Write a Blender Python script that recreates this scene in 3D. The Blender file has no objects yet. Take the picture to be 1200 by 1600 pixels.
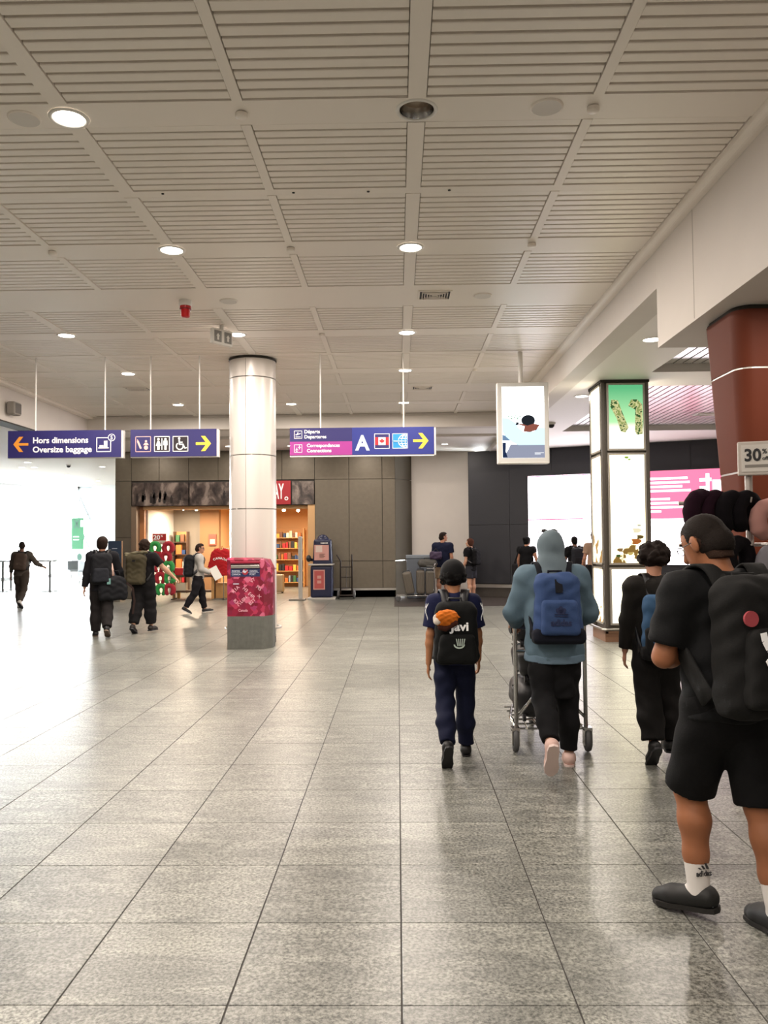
import bpy, bmesh, math, random
import numpy as np
from mathutils import Vector, Matrix

random.seed(7)
rng = np.random.default_rng(7)
sc = bpy.context.scene
col = sc.collection
PI = math.pi

# ------------------------------------------------------------------ camera
FPX, CAM_H = 1261.0, 1.59
yaw, pit, roll = math.radians(.954), math.radians(2.066), math.radians(.5)
fw = Vector((-math.sin(yaw)*math.cos(pit), math.cos(yaw)*math.cos(pit), math.sin(pit)))
r0 = Vector((math.cos(yaw), math.sin(yaw), 0)); u0 = r0.cross(fw)
rt = r0*math.cos(roll)-u0*math.sin(roll); up = u0*math.cos(roll)+r0*math.sin(roll)
cd = bpy.data.cameras.new('camera'); cam = bpy.data.objects.new('camera', cd); col.objects.link(cam)
cd.sensor_fit = 'VERTICAL'; cd.sensor_height = 36.0; cd.lens = FPX/1600*36.0
cd.clip_start = .05; cd.clip_end = 300
cam.matrix_world = Matrix((( rt.x, up.x, -fw.x, 0), (rt.y, up.y, -fw.y, 0), (rt.z, up.z, -fw.z, CAM_H), (0, 0, 0, 1)))
sc.camera = cam

# ------------------------------------------------------------------ world, exposure
w = bpy.data.worlds.new('sky'); sc.world = w; w.use_nodes = True
bg = w.node_tree.nodes['Background']; bg.inputs[0].default_value = (.93, .97, 1, 1); bg.inputs[1].default_value = 36.0
vs = sc.view_settings
vs.view_transform = 'Standard'; vs.look = 'None'; vs.gamma = 1; vs.exposure = 0.42; vs.use_curve_mapping = False
try:
    sc.cycles.use_denoising = True; sc.cycles.max_bounces = 6; sc.cycles.diffuse_bounces = 4
    sc.cycles.glossy_bounces = 4; sc.cycles.transparent_max_bounces = 12
    sc.cycles.sample_clamp_indirect = 6.0; sc.cycles.caustics_reflective = False; sc.cycles.caustics_refractive = False
except Exception:
    pass
LAMP_W = 74.0          # watts of one hall downlight
LAMP_C = (1.0, .89, .79)

# ------------------------------------------------------------------ materials
def lin(h):
    if isinstance(h, str):
        v = [int(h[i:i+2], 16)/255 for i in (0, 2, 4)]
        return tuple(c/12.92 if c <= .04045 else ((c+.055)/1.055)**2.4 for c in v)
    return tuple(h)
MC = {}
def mat(name, color='808080', rough=.5, metal=0., spec=.5, emit=None, estr=0., bump=None, var=None, alpha=None, sheen=0.):
    """bump=(scale,strength); var=(scale,amount) multiplies the colour by soft noise"""
    if name in MC: return MC[name]
    m = bpy.data.materials.new(name); m.use_nodes = True
    nt = m.node_tree; b = nt.nodes['Principled BSDF']
    c = lin(color)
    b.inputs['Base Color'].default_value = (*c, 1); b.inputs['Roughness'].default_value = rough
    b.inputs['Metallic'].default_value = metal; b.inputs['Specular IOR Level'].default_value = spec
    if sheen: b.inputs['Sheen Weight'].default_value = sheen
    if emit is not None:
        b.inputs['Emission Color'].default_value = (*lin(emit), 1); b.inputs['Emission Strength'].default_value = estr
    if bump or var:
        g = nt.nodes.new('ShaderNodeTexCoord')
    if bump:
        n = nt.nodes.new('ShaderNodeTexNoise'); n.inputs['Scale'].default_value = bump[0]; n.inputs['Detail'].default_value = 3
        nt.links.new(g.outputs['Object'], n.inputs['Vector'])
        bp = nt.nodes.new('ShaderNodeBump'); bp.inputs['Strength'].default_value = bump[1]; bp.inputs['Distance'].default_value = .01
        nt.links.new(n.outputs['Fac'], bp.inputs['Height']); nt.links.new(bp.outputs['Normal'], b.inputs['Normal'])
    if var:
        n = nt.nodes.new('ShaderNodeTexNoise'); n.inputs['Scale'].default_value = var[0]; n.inputs['Detail'].default_value = 4
        nt.links.new(g.outputs['Object'], n.inputs['Vector'])
        r = nt.nodes.new('ShaderNodeValToRGB')
        lo = [x*(1-var[1]) for x in c]; hi = [min(1, x*(1+var[1])) for x in c]
        r.color_ramp.elements[0].position = .3; r.color_ramp.elements[0].color = (*lo, 1)
        r.color_ramp.elements[1].position = .7; r.color_ramp.elements[1].color = (*hi, 1)
        nt.links.new(n.outputs['Fac'], r.inputs['Fac']); nt.links.new(r.outputs['Color'], b.inputs['Base Color'])
    MC[name] = m
    return m
def emat(name, color, strength):
    if name in MC: return MC[name]
    m = bpy.data.materials.new(name); m.use_nodes = True; nt = m.node_tree
    nt.nodes.remove(nt.nodes['Principled BSDF'])
    e = nt.nodes.new('ShaderNodeEmission'); e.inputs[0].default_value = (*lin(color), 1); e.inputs[1].default_value = strength
    nt.links.new(e.outputs[0], nt.nodes['Material Output'].inputs[0]); MC[name] = m
    return m

# ------------------------------------------------------------------ objects
def link(o, parent=None):
    col.objects.link(o)
    if parent is not None: o.parent = parent
    return o
def tag(o, label=None, cat=None, group=None, kind=None):
    if label: o['label'] = label
    if cat: o['category'] = cat
    if group: o['group'] = group
    if kind: o['kind'] = kind
    return o
def thing(name, label, cat, loc=(0, 0, 0), rz=0., group=None):
    o = bpy.data.objects.new(name, None); o.empty_display_size = .1
    link(o); o.location = loc; o.rotation_euler = (0, 0, rz)
    return tag(o, label, cat, group)
def mesh_obj(name, V, Fc, m, parent=None, smooth=False, loc=None):
    me = bpy.data.meshes.new(name); me.from_pydata([tuple(v) for v in V], [], Fc); me.update()
    if smooth: me.polygons.foreach_set('use_smooth', [True]*len(me.polygons))
    me.materials.append(m)
    o = bpy.data.objects.new(name, me); link(o, parent)
    if loc is not None: o.location = loc
    return o
def copy_tree(o, parent=None):
    c = o.copy(); col.objects.link(c); c.parent = parent
    for ch in list(o.children): copy_tree(ch, c)
    return c

class MB:
    """collects simple solids into one mesh"""
    def __init__(s): s.v = []; s.f = []
    def add(s, V, Fc):
        b = len(s.v); s.v += [tuple(x) for x in V]; s.f += [tuple(b+i for i in q) for q in Fc]; return s
    def box(s, x0, x1, y0, y1, z0, z1, c=0., M=None):
        if c <= 0:
            V = [(x, y, z) for z in (z0, z1) for y in (y0, y1) for x in (x0, x1)]
            Fc = [(0, 2, 3, 1), (4, 5, 7, 6), (0, 1, 5, 4), (2, 6, 7, 3), (0, 4, 6, 2), (1, 3, 7, 5)]
        else:
            bm = bmesh.new(); bmesh.ops.create_cube(bm, size=1)
            for q in bm.verts:
                q.co = ((x0+x1)/2+q.co.x*(x1-x0), (y0+y1)/2+q.co.y*(y1-y0), (z0+z1)/2+q.co.z*(z1-z0))
            bmesh.ops.bevel(bm, geom=list(bm.edges), offset=c, segments=2 if c > .004 else 1, affect='EDGES', profile=.5)
            bm.verts.index_update()
            V = [q.co.copy() for q in bm.verts]; Fc = [[q.index for q in fc.verts] for fc in bm.faces]; bm.free()
        if M is not None: V = [M @ Vector(q) for q in V]
        return s.add(V, Fc)
    def cone(s, p0, p1, ra, rb=None, n=12, caps=True):
        rb = ra if rb is None else rb
        p0 = Vector(p0); p1 = Vector(p1); d = (p1-p0).normalized()
        a = d.orthogonal().normalized(); b = d.cross(a)
        V = []
        for p, r in ((p0, ra), (p1, rb)):
            for i in range(n):
                t = 2*PI*i/n; V.append(p+a*(r*math.cos(t))+b*(r*math.sin(t)))
        Fc = [(i, (i+1) % n, n+(i+1) % n, n+i) for i in range(n)]
        if caps: Fc += [tuple(range(n-1, -1, -1)), tuple(range(n, 2*n))]
        return s.add(V, Fc)
    def tube(s, pts, r, n=8, closed=False):
        pts = [Vector(p) for p in pts]; N = len(pts); V = []; prev = None
        rr = r if hasattr(r, '__len__') else [r]*N
        for i, p in enumerate(pts):
            a = pts[(i-1) % N] if (closed or i > 0) else p
            b = pts[(i+1) % N] if (closed or i < N-1) else p
            d = (b-a).normalized()
            x = d.orthogonal().normalized() if prev is None else (prev-d*prev.dot(d)).normalized()
            prev = x; y = d.cross(x)
            for k in range(n):
                t = 2*PI*k/n; V.append(p+(x*math.cos(t)+y*math.sin(t))*rr[i])
        Fc = []
        for i in range(N if closed else N-1):
            j = (i+1) % N
            for k in range(n): Fc.append((i*n+k, i*n+(k+1) % n, j*n+(k+1) % n, j*n+k))
        if not closed: Fc += [tuple(range(n-1, -1, -1)), tuple((N-1)*n+k for k in range(n))]
        return s.add(V, Fc)
    def ribbon(s, pts, wd, th, nrm):
        """flat strap: pts path, nrm list of outward normals"""
        pts = [Vector(p) for p in pts]; N = len(pts); V = []
        for i, p in enumerate(pts):
            d = (pts[min(i+1, N-1)]-pts[max(i-1, 0)]).normalized()
            nn = Vector(nrm[i]); nn = (nn-d*nn.dot(d)).normalized(); sd = d.cross(nn)
            for a, b in ((-1, 0), (1, 0), (1, 1), (-1, 1)): V.append(p+sd*(a*wd/2)+nn*(b*th))
        Fc = []
        for i in range(N-1):
            for k in range(4): Fc.append((i*4+k, i*4+(k+1) % 4, i*4+4+(k+1) % 4, i*4+4+k))
        Fc += [(3, 2, 1, 0), tuple((N-1)*4+k for k in range(4))]
        return s.add(V, Fc)
    def poly(s, pts2, O, X, Y, th):
        """extruded outline: pts2 in the X,Y frame at O, thickness along X x Y"""
        O = Vector(O); X = Vector(X); Y = Vector(Y); Nn = X.cross(Y).normalized(); n = len(pts2)
        V = [O+X*a+Y*b for a, b in pts2]+[O+X*a+Y*b+Nn*th for a, b in pts2]
        return s.add(V, [tuple(range(n-1, -1, -1)), tuple(range(n, 2*n))]+[(i, (i+1) % n, n+(i+1) % n, n+i) for i in range(n)])
    def lathe(s, prof, O=(0, 0, 0), n=24):
        """prof: list of (r,z); revolved about z"""
        V = [(O[0]+r*math.cos(2*PI*i/n), O[1]+r*math.sin(2*PI*i/n), O[2]+z) for r, z in prof for i in range(n)]
        Fc = [(j*n+i, j*n+(i+1) % n, (j+1)*n+(i+1) % n, (j+1)*n+i) for j in range(len(prof)-1) for i in range(n)]
        return s.add(V, Fc)
    def build(s, name, m, parent=None, smooth=False, loc=None):
        return mesh_obj(name, s.v, s.f, m, parent, smooth, loc)
def box(name, m, parent, x0, x1, y0, y1, z0, z1, c=0.): return MB().box(x0, x1, y0, y1, z0, z1, c).build(name, m, parent)
def plate(x0, x1, z0, z1, y, th=.004):
    """thin plate in the xz plane facing -y"""
    return MB().box(x0, x1, y-th, y, z0, z1)

def text(s, size, m, parent, loc, rot=(PI/2, 0, 0), off=0., ext=.002, align='LEFT', width=None, name='lettering', shear=0., height=None):
    cu = bpy.data.curves.new('t', 'FONT'); cu.body = s; cu.size = size; cu.offset = off*size; cu.extrude = ext
    cu.align_x = align; cu.shear = shear; cu.resolution_u = 3; cu.fill_mode = 'BOTH'
    o = bpy.data.objects.new('t', cu); col.objects.link(o)
    dg = bpy.context.evaluated_depsgraph_get(); me = bpy.data.meshes.new_from_object(o.evaluated_get(dg))
    bpy.data.objects.remove(o); bpy.data.curves.remove(cu)
    xs = [q.co.x for q in me.vertices]; ys = [q.co.y for q in me.vertices]
    if width and xs:
        k = width/(max(xs)-min(xs))
        for q in me.vertices: q.co.x *= k
    if height and ys:
        k = height/(max(ys)-min(ys))
        for q in me.vertices: q.co.y *= k
    me.materials.clear(); me.materials.append(m)
    t = bpy.data.objects.new(name, me); link(t, parent); t.location = loc; t.rotation_euler = rot
    return t

# ------------------------------------------------------------------ organic solids: distance field -> surface nets
def _nets(a, o, h):
    s = a < 0
    cnt = np.zeros(tuple(n-1 for n in a.shape), np.int8)
    OFF = [(i, j, k) for i in (0, 1) for j in (0, 1) for k in (0, 1)]
    nx, ny, nz = cnt.shape
    for (i, j, k) in OFF: cnt += s[i:i+nx, j:j+ny, k:k+nz]
    act = (cnt > 0) & (cnt < 8)
    ijk = np.argwhere(act); idx = np.full(act.shape, -1, np.int32); idx[act] = np.arange(len(ijk))
    vals = np.stack([a[ijk[:, 0]+i, ijk[:, 1]+j, ijk[:, 2]+k] for (i, j, k) in OFF], 1)
    pos = np.zeros((len(ijk), 3)); cn = np.zeros(len(ijk))
    O = np.array(OFF, float)
    for p in range(8):
        for q in range(p+1, 8):
            if np.abs(O[p]-O[q]).sum() != 1: continue
            m = (vals[:, p] < 0) != (vals[:, q] < 0)
            t = vals[m, p]/(vals[m, p]-vals[m, q])
            pos[m] += O[p]+(O[q]-O[p])*t[:, None]; cn[m] += 1
    V = o+h*(ijk+pos/cn[:, None])
    Q = []
    for ax in range(3):
        b, c = (ax+1) % 3, (ax+2) % 3
        sl0 = [slice(None)]*3; sl1 = [slice(None)]*3
        sl0[ax] = slice(0, -1); sl1[ax] = slice(1, None)
        m = s[tuple(sl0)] != s[tuple(sl1)]
        e = np.argwhere(m)
        e = e[(e[:, b] > 0) & (e[:, c] > 0) & (e[:, b] < a.shape[b]-1) & (e[:, c] < a.shape[c]-1)]
        inside = s[e[:, 0], e[:, 1], e[:, 2]]
        def cell(db, dc):
            x = e.copy(); x[:, b] += db; x[:, c] += dc; return idx[x[:, 0], x[:, 1], x[:, 2]]
        q = np.stack([cell(-1, -1), cell(0, -1), cell(0, 0), cell(-1, 0)], 1)
        q[~inside] = q[~inside][:, ::-1]
        Q.append(q)
    return V, np.concatenate(Q)

class SDF:
    def __init__(s, h=.01, k=.02): s.h = h; s.k = k; s.ops = []; s.lo = np.full(3, 1e9); s.hi = np.full(3, -1e9)
    def _bb(s, pts, r):
        pts = np.asarray(pts, float); lo = pts.min(0)-r; hi = pts.max(0)+r
        s.lo = np.minimum(s.lo, lo); s.hi = np.maximum(s.hi, hi); return lo, hi
    def cap(s, a, b, ra, rb=None, k=None, flat=None, c0=False, c1=False, sub=False):
        """round cone; flat=(axis,scale) squashes along axis; c0/c1 cut the ends flat"""
        rb = ra if rb is None else rb; a = np.array(a, float); b = np.array(b, float)
        lo, hi = s._bb([a, b], max(ra, rb)*1.25+.005) if not sub else (np.minimum(a, b)-max(ra, rb)-.01, np.maximum(a, b)+max(ra, rb)+.01)
        A = None
        if flat is not None:
            ax = np.array(flat[0], float); ax /= np.linalg.norm(ax); A = (ax, 1/flat[1]-1, flat[1])
        L = np.linalg.norm(b-a); dn = (b-a)/max(L, 1e-6)
        def fn(X, Y, Z):
            px, py, pz = X-a[0], Y-a[1], Z-a[2]
            ax_, ay_, az_ = dn*L
            sc_ = 1.
            if A is not None:
                u = A[0]; kk = A[1]; sc_ = min(1., A[2])
                d = (px*u[0]+py*u[1]+pz*u[2])*kk; px = px+d*u[0]; py = py+d*u[1]; pz = pz+d*u[2]
                e = (ax_*u[0]+ay_*u[1]+az_*u[2])*kk; ax_, ay_, az_ = ax_+e*u[0], ay_+e*u[1], az_+e*u[2]
            LL = ax_*ax_+ay_*ay_+az_*az_+1e-12
            t0 = (px*ax_+py*ay_+pz*az_)/LL; t = np.clip(t0, 0, 1)
            d = np.sqrt((px-t*ax_)**2+(py-t*ay_)**2+(pz-t*az_)**2)-(ra+(rb-ra)*t)
            d = d*(sc_ if sc_ > .5 else .75)
            if c0: d = np.maximum(d, -t0*math.sqrt(LL))
            if c1: d = np.maximum(d, (t0-1)*math.sqrt(LL))
            return d
        s.ops.append(('s' if sub else 'u', fn, lo, hi, s.k if k is None else k)); return s
    def chain(s, pts, rs, **kw):
        for i in range(len(pts)-1): s.cap(pts[i], pts[i+1], rs[i], rs[i+1], **kw)
        return s
    def ell(s, c, r, R=None, k=None, sub=False):
        c = np.array(c, float); r = np.array(r, float); R = np.eye(3) if R is None else np.array(R)
        m = max(r)
        lo, hi = s._bb([c], m+.005) if not sub else (c-m-.01, c+m+.01)
        def fn(X, Y, Z):
            px, py, pz = X-c[0], Y-c[1], Z-c[2]
            q = [(px*R[0, i]+py*R[1, i]+pz*R[2, i]) for i in range(3)]
            k0 = np.sqrt(sum((q[i]/r[i])**2 for i in range(3)))
            k1 = np.sqrt(sum((q[i]/r[i]**2)**2 for i in range(3)))+1e-9
            return k0*(k0-1)/k1
        s.ops.append(('s' if sub else 'u', fn, lo, hi, s.k if k is None else k)); return s
    def box(s, c, hs, r=.02, R=None, k=None, sub=False, taper=0.):
        c = np.array(c, float); hs = np.array(hs, float); R = np.eye(3) if R is None else np.array(R)
        m = np.linalg.norm(hs)
        lo, hi = s._bb([c], m+.005) if not sub else (c-m-.01, c+m+.01)
        def fn(X, Y, Z):
            px, py, pz = X-c[0], Y-c[1], Z-c[2]
            q = [(px*R[0, i]+py*R[1, i]+pz*R[2, i]) for i in range(3)]
            f_ = 1-taper*np.clip(q[2]/hs[2], -1, 1)
            d = [np.abs(q[0])/f_-hs[0]+r, np.abs(q[1])-hs[1]+r, np.abs(q[2])-hs[2]+r]
            return np.sqrt(sum(np.maximum(x, 0)**2 for x in d))+np.minimum(np.maximum(np.maximum(d[0], d[1]), d[2]), 0)-r
        s.ops.append(('s' if sub else 'u', fn, lo, hi, s.k if k is None else k)); return s
    def cut(s, p, n):
        """remove everything on the side n points to"""
        p = np.array(p, float); n = np.array(n, float); n /= np.linalg.norm(n)
        s.ops.append(('c', lambda X, Y, Z: (X-p[0])*n[0]+(Y-p[1])*n[1]+(Z-p[2])*n[2], None, None, 0)); return s
    def mesh(s, name, m, parent=None, wr=None, loc=None):
        h = s.h; o = s.lo-2*h; n = np.ceil((s.hi-s.lo)/h).astype(int)+5
        ax = [(o[i]+h*np.arange(n[i])).astype(np.float32) for i in range(3)]
        a = np.full(tuple(n), 1.0, np.float32)
        for op, fn, lo, hi, k in s.ops:
            if op == 'c':
                X, Y, Z = ax[0][:, None, None], ax[1][None, :, None], ax[2][None, None, :]
                a = np.maximum(a, fn(X, Y, Z)).astype(np.float32); continue
            i0 = np.clip(np.floor((lo-k-2*h-o)/h).astype(int), 0, n); i1 = np.clip(np.ceil((hi+k+2*h-o)/h).astype(int)+1, 0, n)
            if (i1 <= i0).any(): continue
            sl = tuple(slice(i0[i], i1[i]) for i in range(3))
            d = fn(ax[0][sl[0]][:, None, None], ax[1][sl[1]][None, :, None], ax[2][sl[2]][None, None, :])
            b = a[sl]
            if op == 'u':
                if k > 0:
                    hh = np.maximum(k-np.abs(b-d), 0)/k; a[sl] = np.minimum(b, d)-hh*hh*k*.25
                else: a[sl] = np.minimum(b, d)
            else:
                if k > 0:
                    hh = np.maximum(k-np.abs(b+d), 0)/k; a[sl] = np.maximum(b, -d)+hh*hh*k*.25
                else: a[sl] = np.maximum(b, -d)
        a[0], a[-1] = 1, 1; a[:, 0], a[:, -1] = 1, 1; a[:, :, 0], a[:, :, -1] = 1, 1
        V, Q = _nets(a, o, h)
        me = bpy.data.meshes.new(name)
        me.vertices.add(len(V)); me.loops.add(4*len(Q)); me.polygons.add(len(Q))
        me.vertices.foreach_set('co', V.astype(np.float32).ravel())
        me.loops.foreach_set('vertex_index', Q.astype(np.int32).ravel())
        me.polygons.foreach_set('loop_start', np.arange(0, 4*len(Q), 4, dtype=np.int32))
        me.polygons.foreach_set('use_smooth', np.ones(len(Q), bool))
        me.update(calc_edges=True)
        if wr:
            amp, fr = wr[:2]
            N = np.empty(len(V)*3, np.float32); me.vertices.foreach_get('normal', N); N = N.reshape(-1, 3)
            ph = rng.uniform(0, 6, 8)
            u = V*fr
            d = (np.sin(u[:, 0]*1.3+2.1*np.sin(u[:, 2]*.9+ph[0])+ph[1])*np.sin(u[:, 2]*1.7+1.4*np.sin(u[:, 1]*1.1+ph[2])+ph[3])
                 + .6*np.sin(u[:, 2]*2.9+1.7*np.sin(u[:, 0]*1.6+ph[4])+u[:, 1]*1.3+ph[5]))
            me.vertices.foreach_set('co', (V+N*(d*amp)[:, None]).astype(np.float32).ravel()); me.update()
        me.materials.append(m)
        ob = bpy.data.objects.new(name, me); link(ob, parent)
        if loc is not None: ob.location = loc
        return ob
# ------------------------------------------------------------------ shared materials
def granite():
    m = bpy.data.materials.new('granite_tile'); m.use_nodes = True; nt = m.node_tree; b = nt.nodes['Principled BSDF']
    N = nt.nodes.new; L = nt.links.new
    geo = N('ShaderNodeNewGeometry'); oi = N('ShaderNodeObjectInfo')
    add = N('ShaderNodeMath'); add.operation = 'ADD'; L(oi.outputs['Random'], add.inputs[0]); L(geo.outputs['Random Per Island'], add.inputs[1])
    fr = N('ShaderNodeMath'); fr.operation = 'FRACT'; L(add.outputs[0], fr.inputs[0])
    sc_ = N('ShaderNodeVectorMath'); sc_.operation = 'SCALE'; sc_.inputs[0].default_value = (37, 19, 11); L(fr.outputs[0], sc_.inputs['Scale'])
    va = N('ShaderNodeVectorMath'); va.operation = 'ADD'; L(geo.outputs['Position'], va.inputs[0]); L(sc_.outputs[0], va.inputs[1])
    n1 = N('ShaderNodeTexNoise'); n1.inputs['Scale'].default_value = 72; n1.inputs['Detail'].default_value = 3; n1.inputs['Roughness'].default_value = .7
    L(va.outputs[0], n1.inputs['Vector'])
    n2 = N('ShaderNodeTexNoise'); n2.inputs['Scale'].default_value = 4.5; n2.inputs['Detail'].default_value = 6; n2.inputs['Distortion'].default_value = 1.6
    mp = N('ShaderNodeMapping'); mp.inputs['Rotation'].default_value = (0, 0, .5); mp.inputs['Scale'].default_value = (.45, 1.9, 1)
    L(va.outputs[0], mp.inputs['Vector']); L(mp.outputs[0], n2.inputs['Vector'])
    r1 = N('ShaderNodeValToRGB'); e = r1.color_ramp.elements
    e[0].position = .34; e[0].color = (.05, .052, .045, 1); e[1].position = .64; e[1].color = (.30, .302, .27, 1)
    L(n1.outputs['Fac'], r1.inputs['Fac'])
    r2 = N('ShaderNodeValToRGB'); e = r2.color_ramp.elements
    e[0].position = .40; e[0].color = (.8, .8, .8, 1); e[1].position = .68; e[1].color = (1.25, 1.24, 1.22, 1)
    L(n2.outputs['Fac'], r2.inputs['Fac'])
    mx = N('ShaderNodeMix'); mx.data_type = 'RGBA'; mx.blend_type = 'MULTIPLY'; mx.inputs[0].default_value = 1
    L(r1.outputs['Color'], mx.inputs[6]); L(r2.outputs['Color'], mx.inputs[7])
    tone = N('ShaderNodeMapRange'); tone.inputs[3].default_value = .9; tone.inputs[4].default_value = 1.1; L(fr.outputs[0], tone.inputs[0])
    m2 = N('ShaderNodeMix'); m2.data_type = 'RGBA'; m2.blend_type = 'MULTIPLY'; m2.inputs[0].default_value = 1
    L(mx.outputs[2], m2.inputs[6]); L(tone.outputs[0], m2.inputs[7])
    L(m2.outputs[2], b.inputs['Base Color'])
    rr = N('ShaderNodeMapRange'); rr.inputs[3].default_value = .32; rr.inputs[4].default_value = .34; L(n2.outputs['Fac'], rr.inputs[0])
    L(rr.outputs[0], b.inputs['Roughness']); b.inputs['Specular IOR Level'].default_value = .38
    return m
M_tile = granite()
M_joint = mat('tile_joint', '3c3936', .8)
M_ceil = mat('ceiling_white', 'f1e9e0', .42, spec=.4)
M_slat = mat('slat_white', 'f0e8df', .38, spec=.5)
M_back = mat('ceiling_void', 'b9b1a8', .8)
M_plaster = mat('white_plaster', 'd6cfc8', .7, var=(2, .02))
M_soffit = mat('soffit_white', 'ebe6e0', .6)
M_metal = mat('brushed_steel', 'b9b6b0', .3, 1)
M_chrome = mat('chrome', 'd0d0d0', .15, 1)
M_black = mat('black_plastic', '15151a', .45)
M_rubber = mat('grey_rubber', '5b5b5c', .7)
M_white = mat('white_paint', 'e6e3de', .4)
M_bronze = mat('bronze_panel', '6f675a', .48, .35, var=(9, .06), bump=(60, .05))
M_seam = mat('dark_seam', '2c2823', .7)
M_dark = mat('charcoal_panel', '24252c', .5, bump=(90, .12))
M_kick = mat('dark_kick', '443e38', .6)

def inview(p, pad=0):
    d = Vector(p)-Vector((0, 0, CAM_H)); z = d.dot(fw)
    if z < .3: return False
    x = 600+FPX*d.dot(rt)/z; y = 800-FPX*d.dot(up)/z
    return -pad < x < 1200+pad and -pad < y < 1600+pad

# ------------------------------------------------------------------ floor of separate granite tiles
floor = MB().box(-19, 10, -8, 45, -.12, -.0035).build('floor', M_joint); tag(floor, 'grey granite tile floor of the hall', kind='structure')
TX, TY = .6, .6
cells = []
for i in range(-32, 17):
    for j in range(-14, 75):
        x = i*TX; y = .424+j*TY
        if x < -19 or x+TX > 10 or y+TY > 45: continue
        c = (x+.3, y+.3, 0)
        vis = inview(c, 60)
        cells.append((0 if vis else 1, (c[0]**2+c[1]**2), x, y))
cells.sort()
tile_me = None; rest = MB(); q = 0
for vis, d, x, y in cells:
    if vis == 0 and q < 300:
        q += 1
        if tile_me is None:
            t = MB().box(.003, TX-.003, .002, TY-.002, -.012, 0, .0012).build('tile', M_tile, floor); tile_me = t.data
        else:
            t = bpy.data.objects.new('tile', tile_me); link(t, floor)
        t.location = (x, y, 0)
    else:
        rest.add([(x+.003, y+.002, 0), (x+TX-.003, y+.002, 0), (x+TX-.003, y+TY-.002, 0), (x+.003, y+TY-.002, 0),
                  (x+.003, y+.002, -.01), (x+TX-.003, y+.002, -.01), (x+TX-.003, y+TY-.002, -.01), (x+.003, y+TY-.002, -.01)],
                 [(0, 1, 2, 3), (0, 4, 5, 1), (1, 5, 6, 2), (2, 6, 7, 3), (3, 7, 4, 0)])
r_ = rest.build('tile_field', M_tile, floor); r_['kind'] = 'stuff'
fm = MB().box(-.1, 9.5, 19.62, 24, -.002, .004).build('floor_mat', mat('dark_mat', '3a322e', .35, var=(30, .2)))
tag(fm, 'dark brown floor strip in front of the charcoal wall', kind='structure')

# ------------------------------------------------------------------ main slatted ceiling
HX, HY, HR = .157, 5.413, .118
CZ = 4.53; BX = .157; PER = 5.84
ceiling = MB().box(-7.2, HX-.125, -8, 18.62, CZ+.041, CZ+.06).box(HX+.125, 2.6, -8, 18.62, CZ+.041, CZ+.06).box(HX-.125, HX+.125, -8, HY-.125, CZ+.041, CZ+.06).box(HX-.125, HX+.125, HY+.125, 18.62, CZ+.041, CZ+.06).build('ceiling', M_back); tag(ceiling, 'white slatted metal ceiling over the hall', kind='structure')
xb = [(BX+1.2*k, .06 if k % 2 == 0 else .035) for k in range(-6, 3)]
rows = []
for n in range(-3, 3):
    o = 5.257+PER*n
    rows += [('b', o, o+.312), ('p', o+.312, o+1.363), ('b', o+1.363, o+1.475), ('p', o+1.475, o+2.539), ('b', o+2.539, o+2.882),
             ('p', o+2.882, o+3.938), ('b', o+3.938, o+4.737), ('p', o+4.737, o+5.84)]
rows = [(t, max(a, -8), min(b, 18.6)) for t, a, b in rows if b > -8 and a < 18.6]
for t, a, b in rows:                                        # cross bands, flat metal plates
    if t == 'b':
        segs = [(-7.2, 2.56)]
        if a < HY < b: segs = [(-7.2, HX-.17), (HX+.17, 2.56)]
        for x0, x1 in segs: box('cross_band', M_ceil, ceiling, x0, x1, a, b, CZ, CZ+.04)
        if a < HY < b:                                      # plate round the open can
            V = []; ca = math.atan2((b-a)/2, .17); ths = sorted([2*PI*i/32 for i in range(32)]+[ca, PI-ca, PI+ca, 2*PI-ca]); n = len(ths)
            for th in ths:
                c, s_ = math.cos(th), math.sin(th); k = 1/max(abs(c)/.17, abs(s_)/((b-a)/2))
                V += [(HX+c*HR, HY+s_*HR, CZ), (HX+c*k, (a+b)/2+s_*k, CZ)]
            mesh_obj('cross_band', V, [(2*i, 2*i+1, (2*i+3) % (2*n), (2*i+2) % (2*n)) for i in range(n)], M_ceil, ceiling)
            for ya in (a, b-.003): box('cross_band', M_ceil, ceiling, HX-.17, HX+.17, ya, ya+.003, CZ, CZ+.04)
    else:
        for x, hw in xb:
            x1 = min(x+hw, 2.56)
            box('long_band', M_ceil, ceiling, max(x-hw, -7.2), x1, a, b, CZ-.004, CZ+.04)
slots = []
for t, a, b in rows:
    if t != 'p' or b-a < .3: continue
    n = int(round((b-a)/.106)); pit_ = (b-a)/n
    for kx in range(len(xb)-1):
        x0 = xb[kx][0]+xb[kx][1]+.006; x1 = xb[kx+1][0]-xb[kx+1][1]-.006
        for i in range(n):
            y = a+pit_*(i+.5); c = ((x0+x1)/2, y, CZ)
            slots.append((0 if inview(c, 80) else 1, c[0]**2+c[1]**2, x0, x1, y))
slots.sort(); slat_me = None; rest = MB(); q = 0
SP = [(-.0425, .03), (-.0425, .004), (-.037, 0), (.037, 0), (.0425, .004), (.0425, .03)]
def slat_prism(x0, x1, y):
    V = [(x0, y+a, CZ+.006+b) for a, b in SP]+[(x1, y+a, CZ+.006+b) for a, b in SP]; n = 6
    return V, [(i, i+1, n+i+1, n+i) for i in range(5)]+[tuple(range(n)), tuple(range(2*n-1, n-1, -1))]
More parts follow.
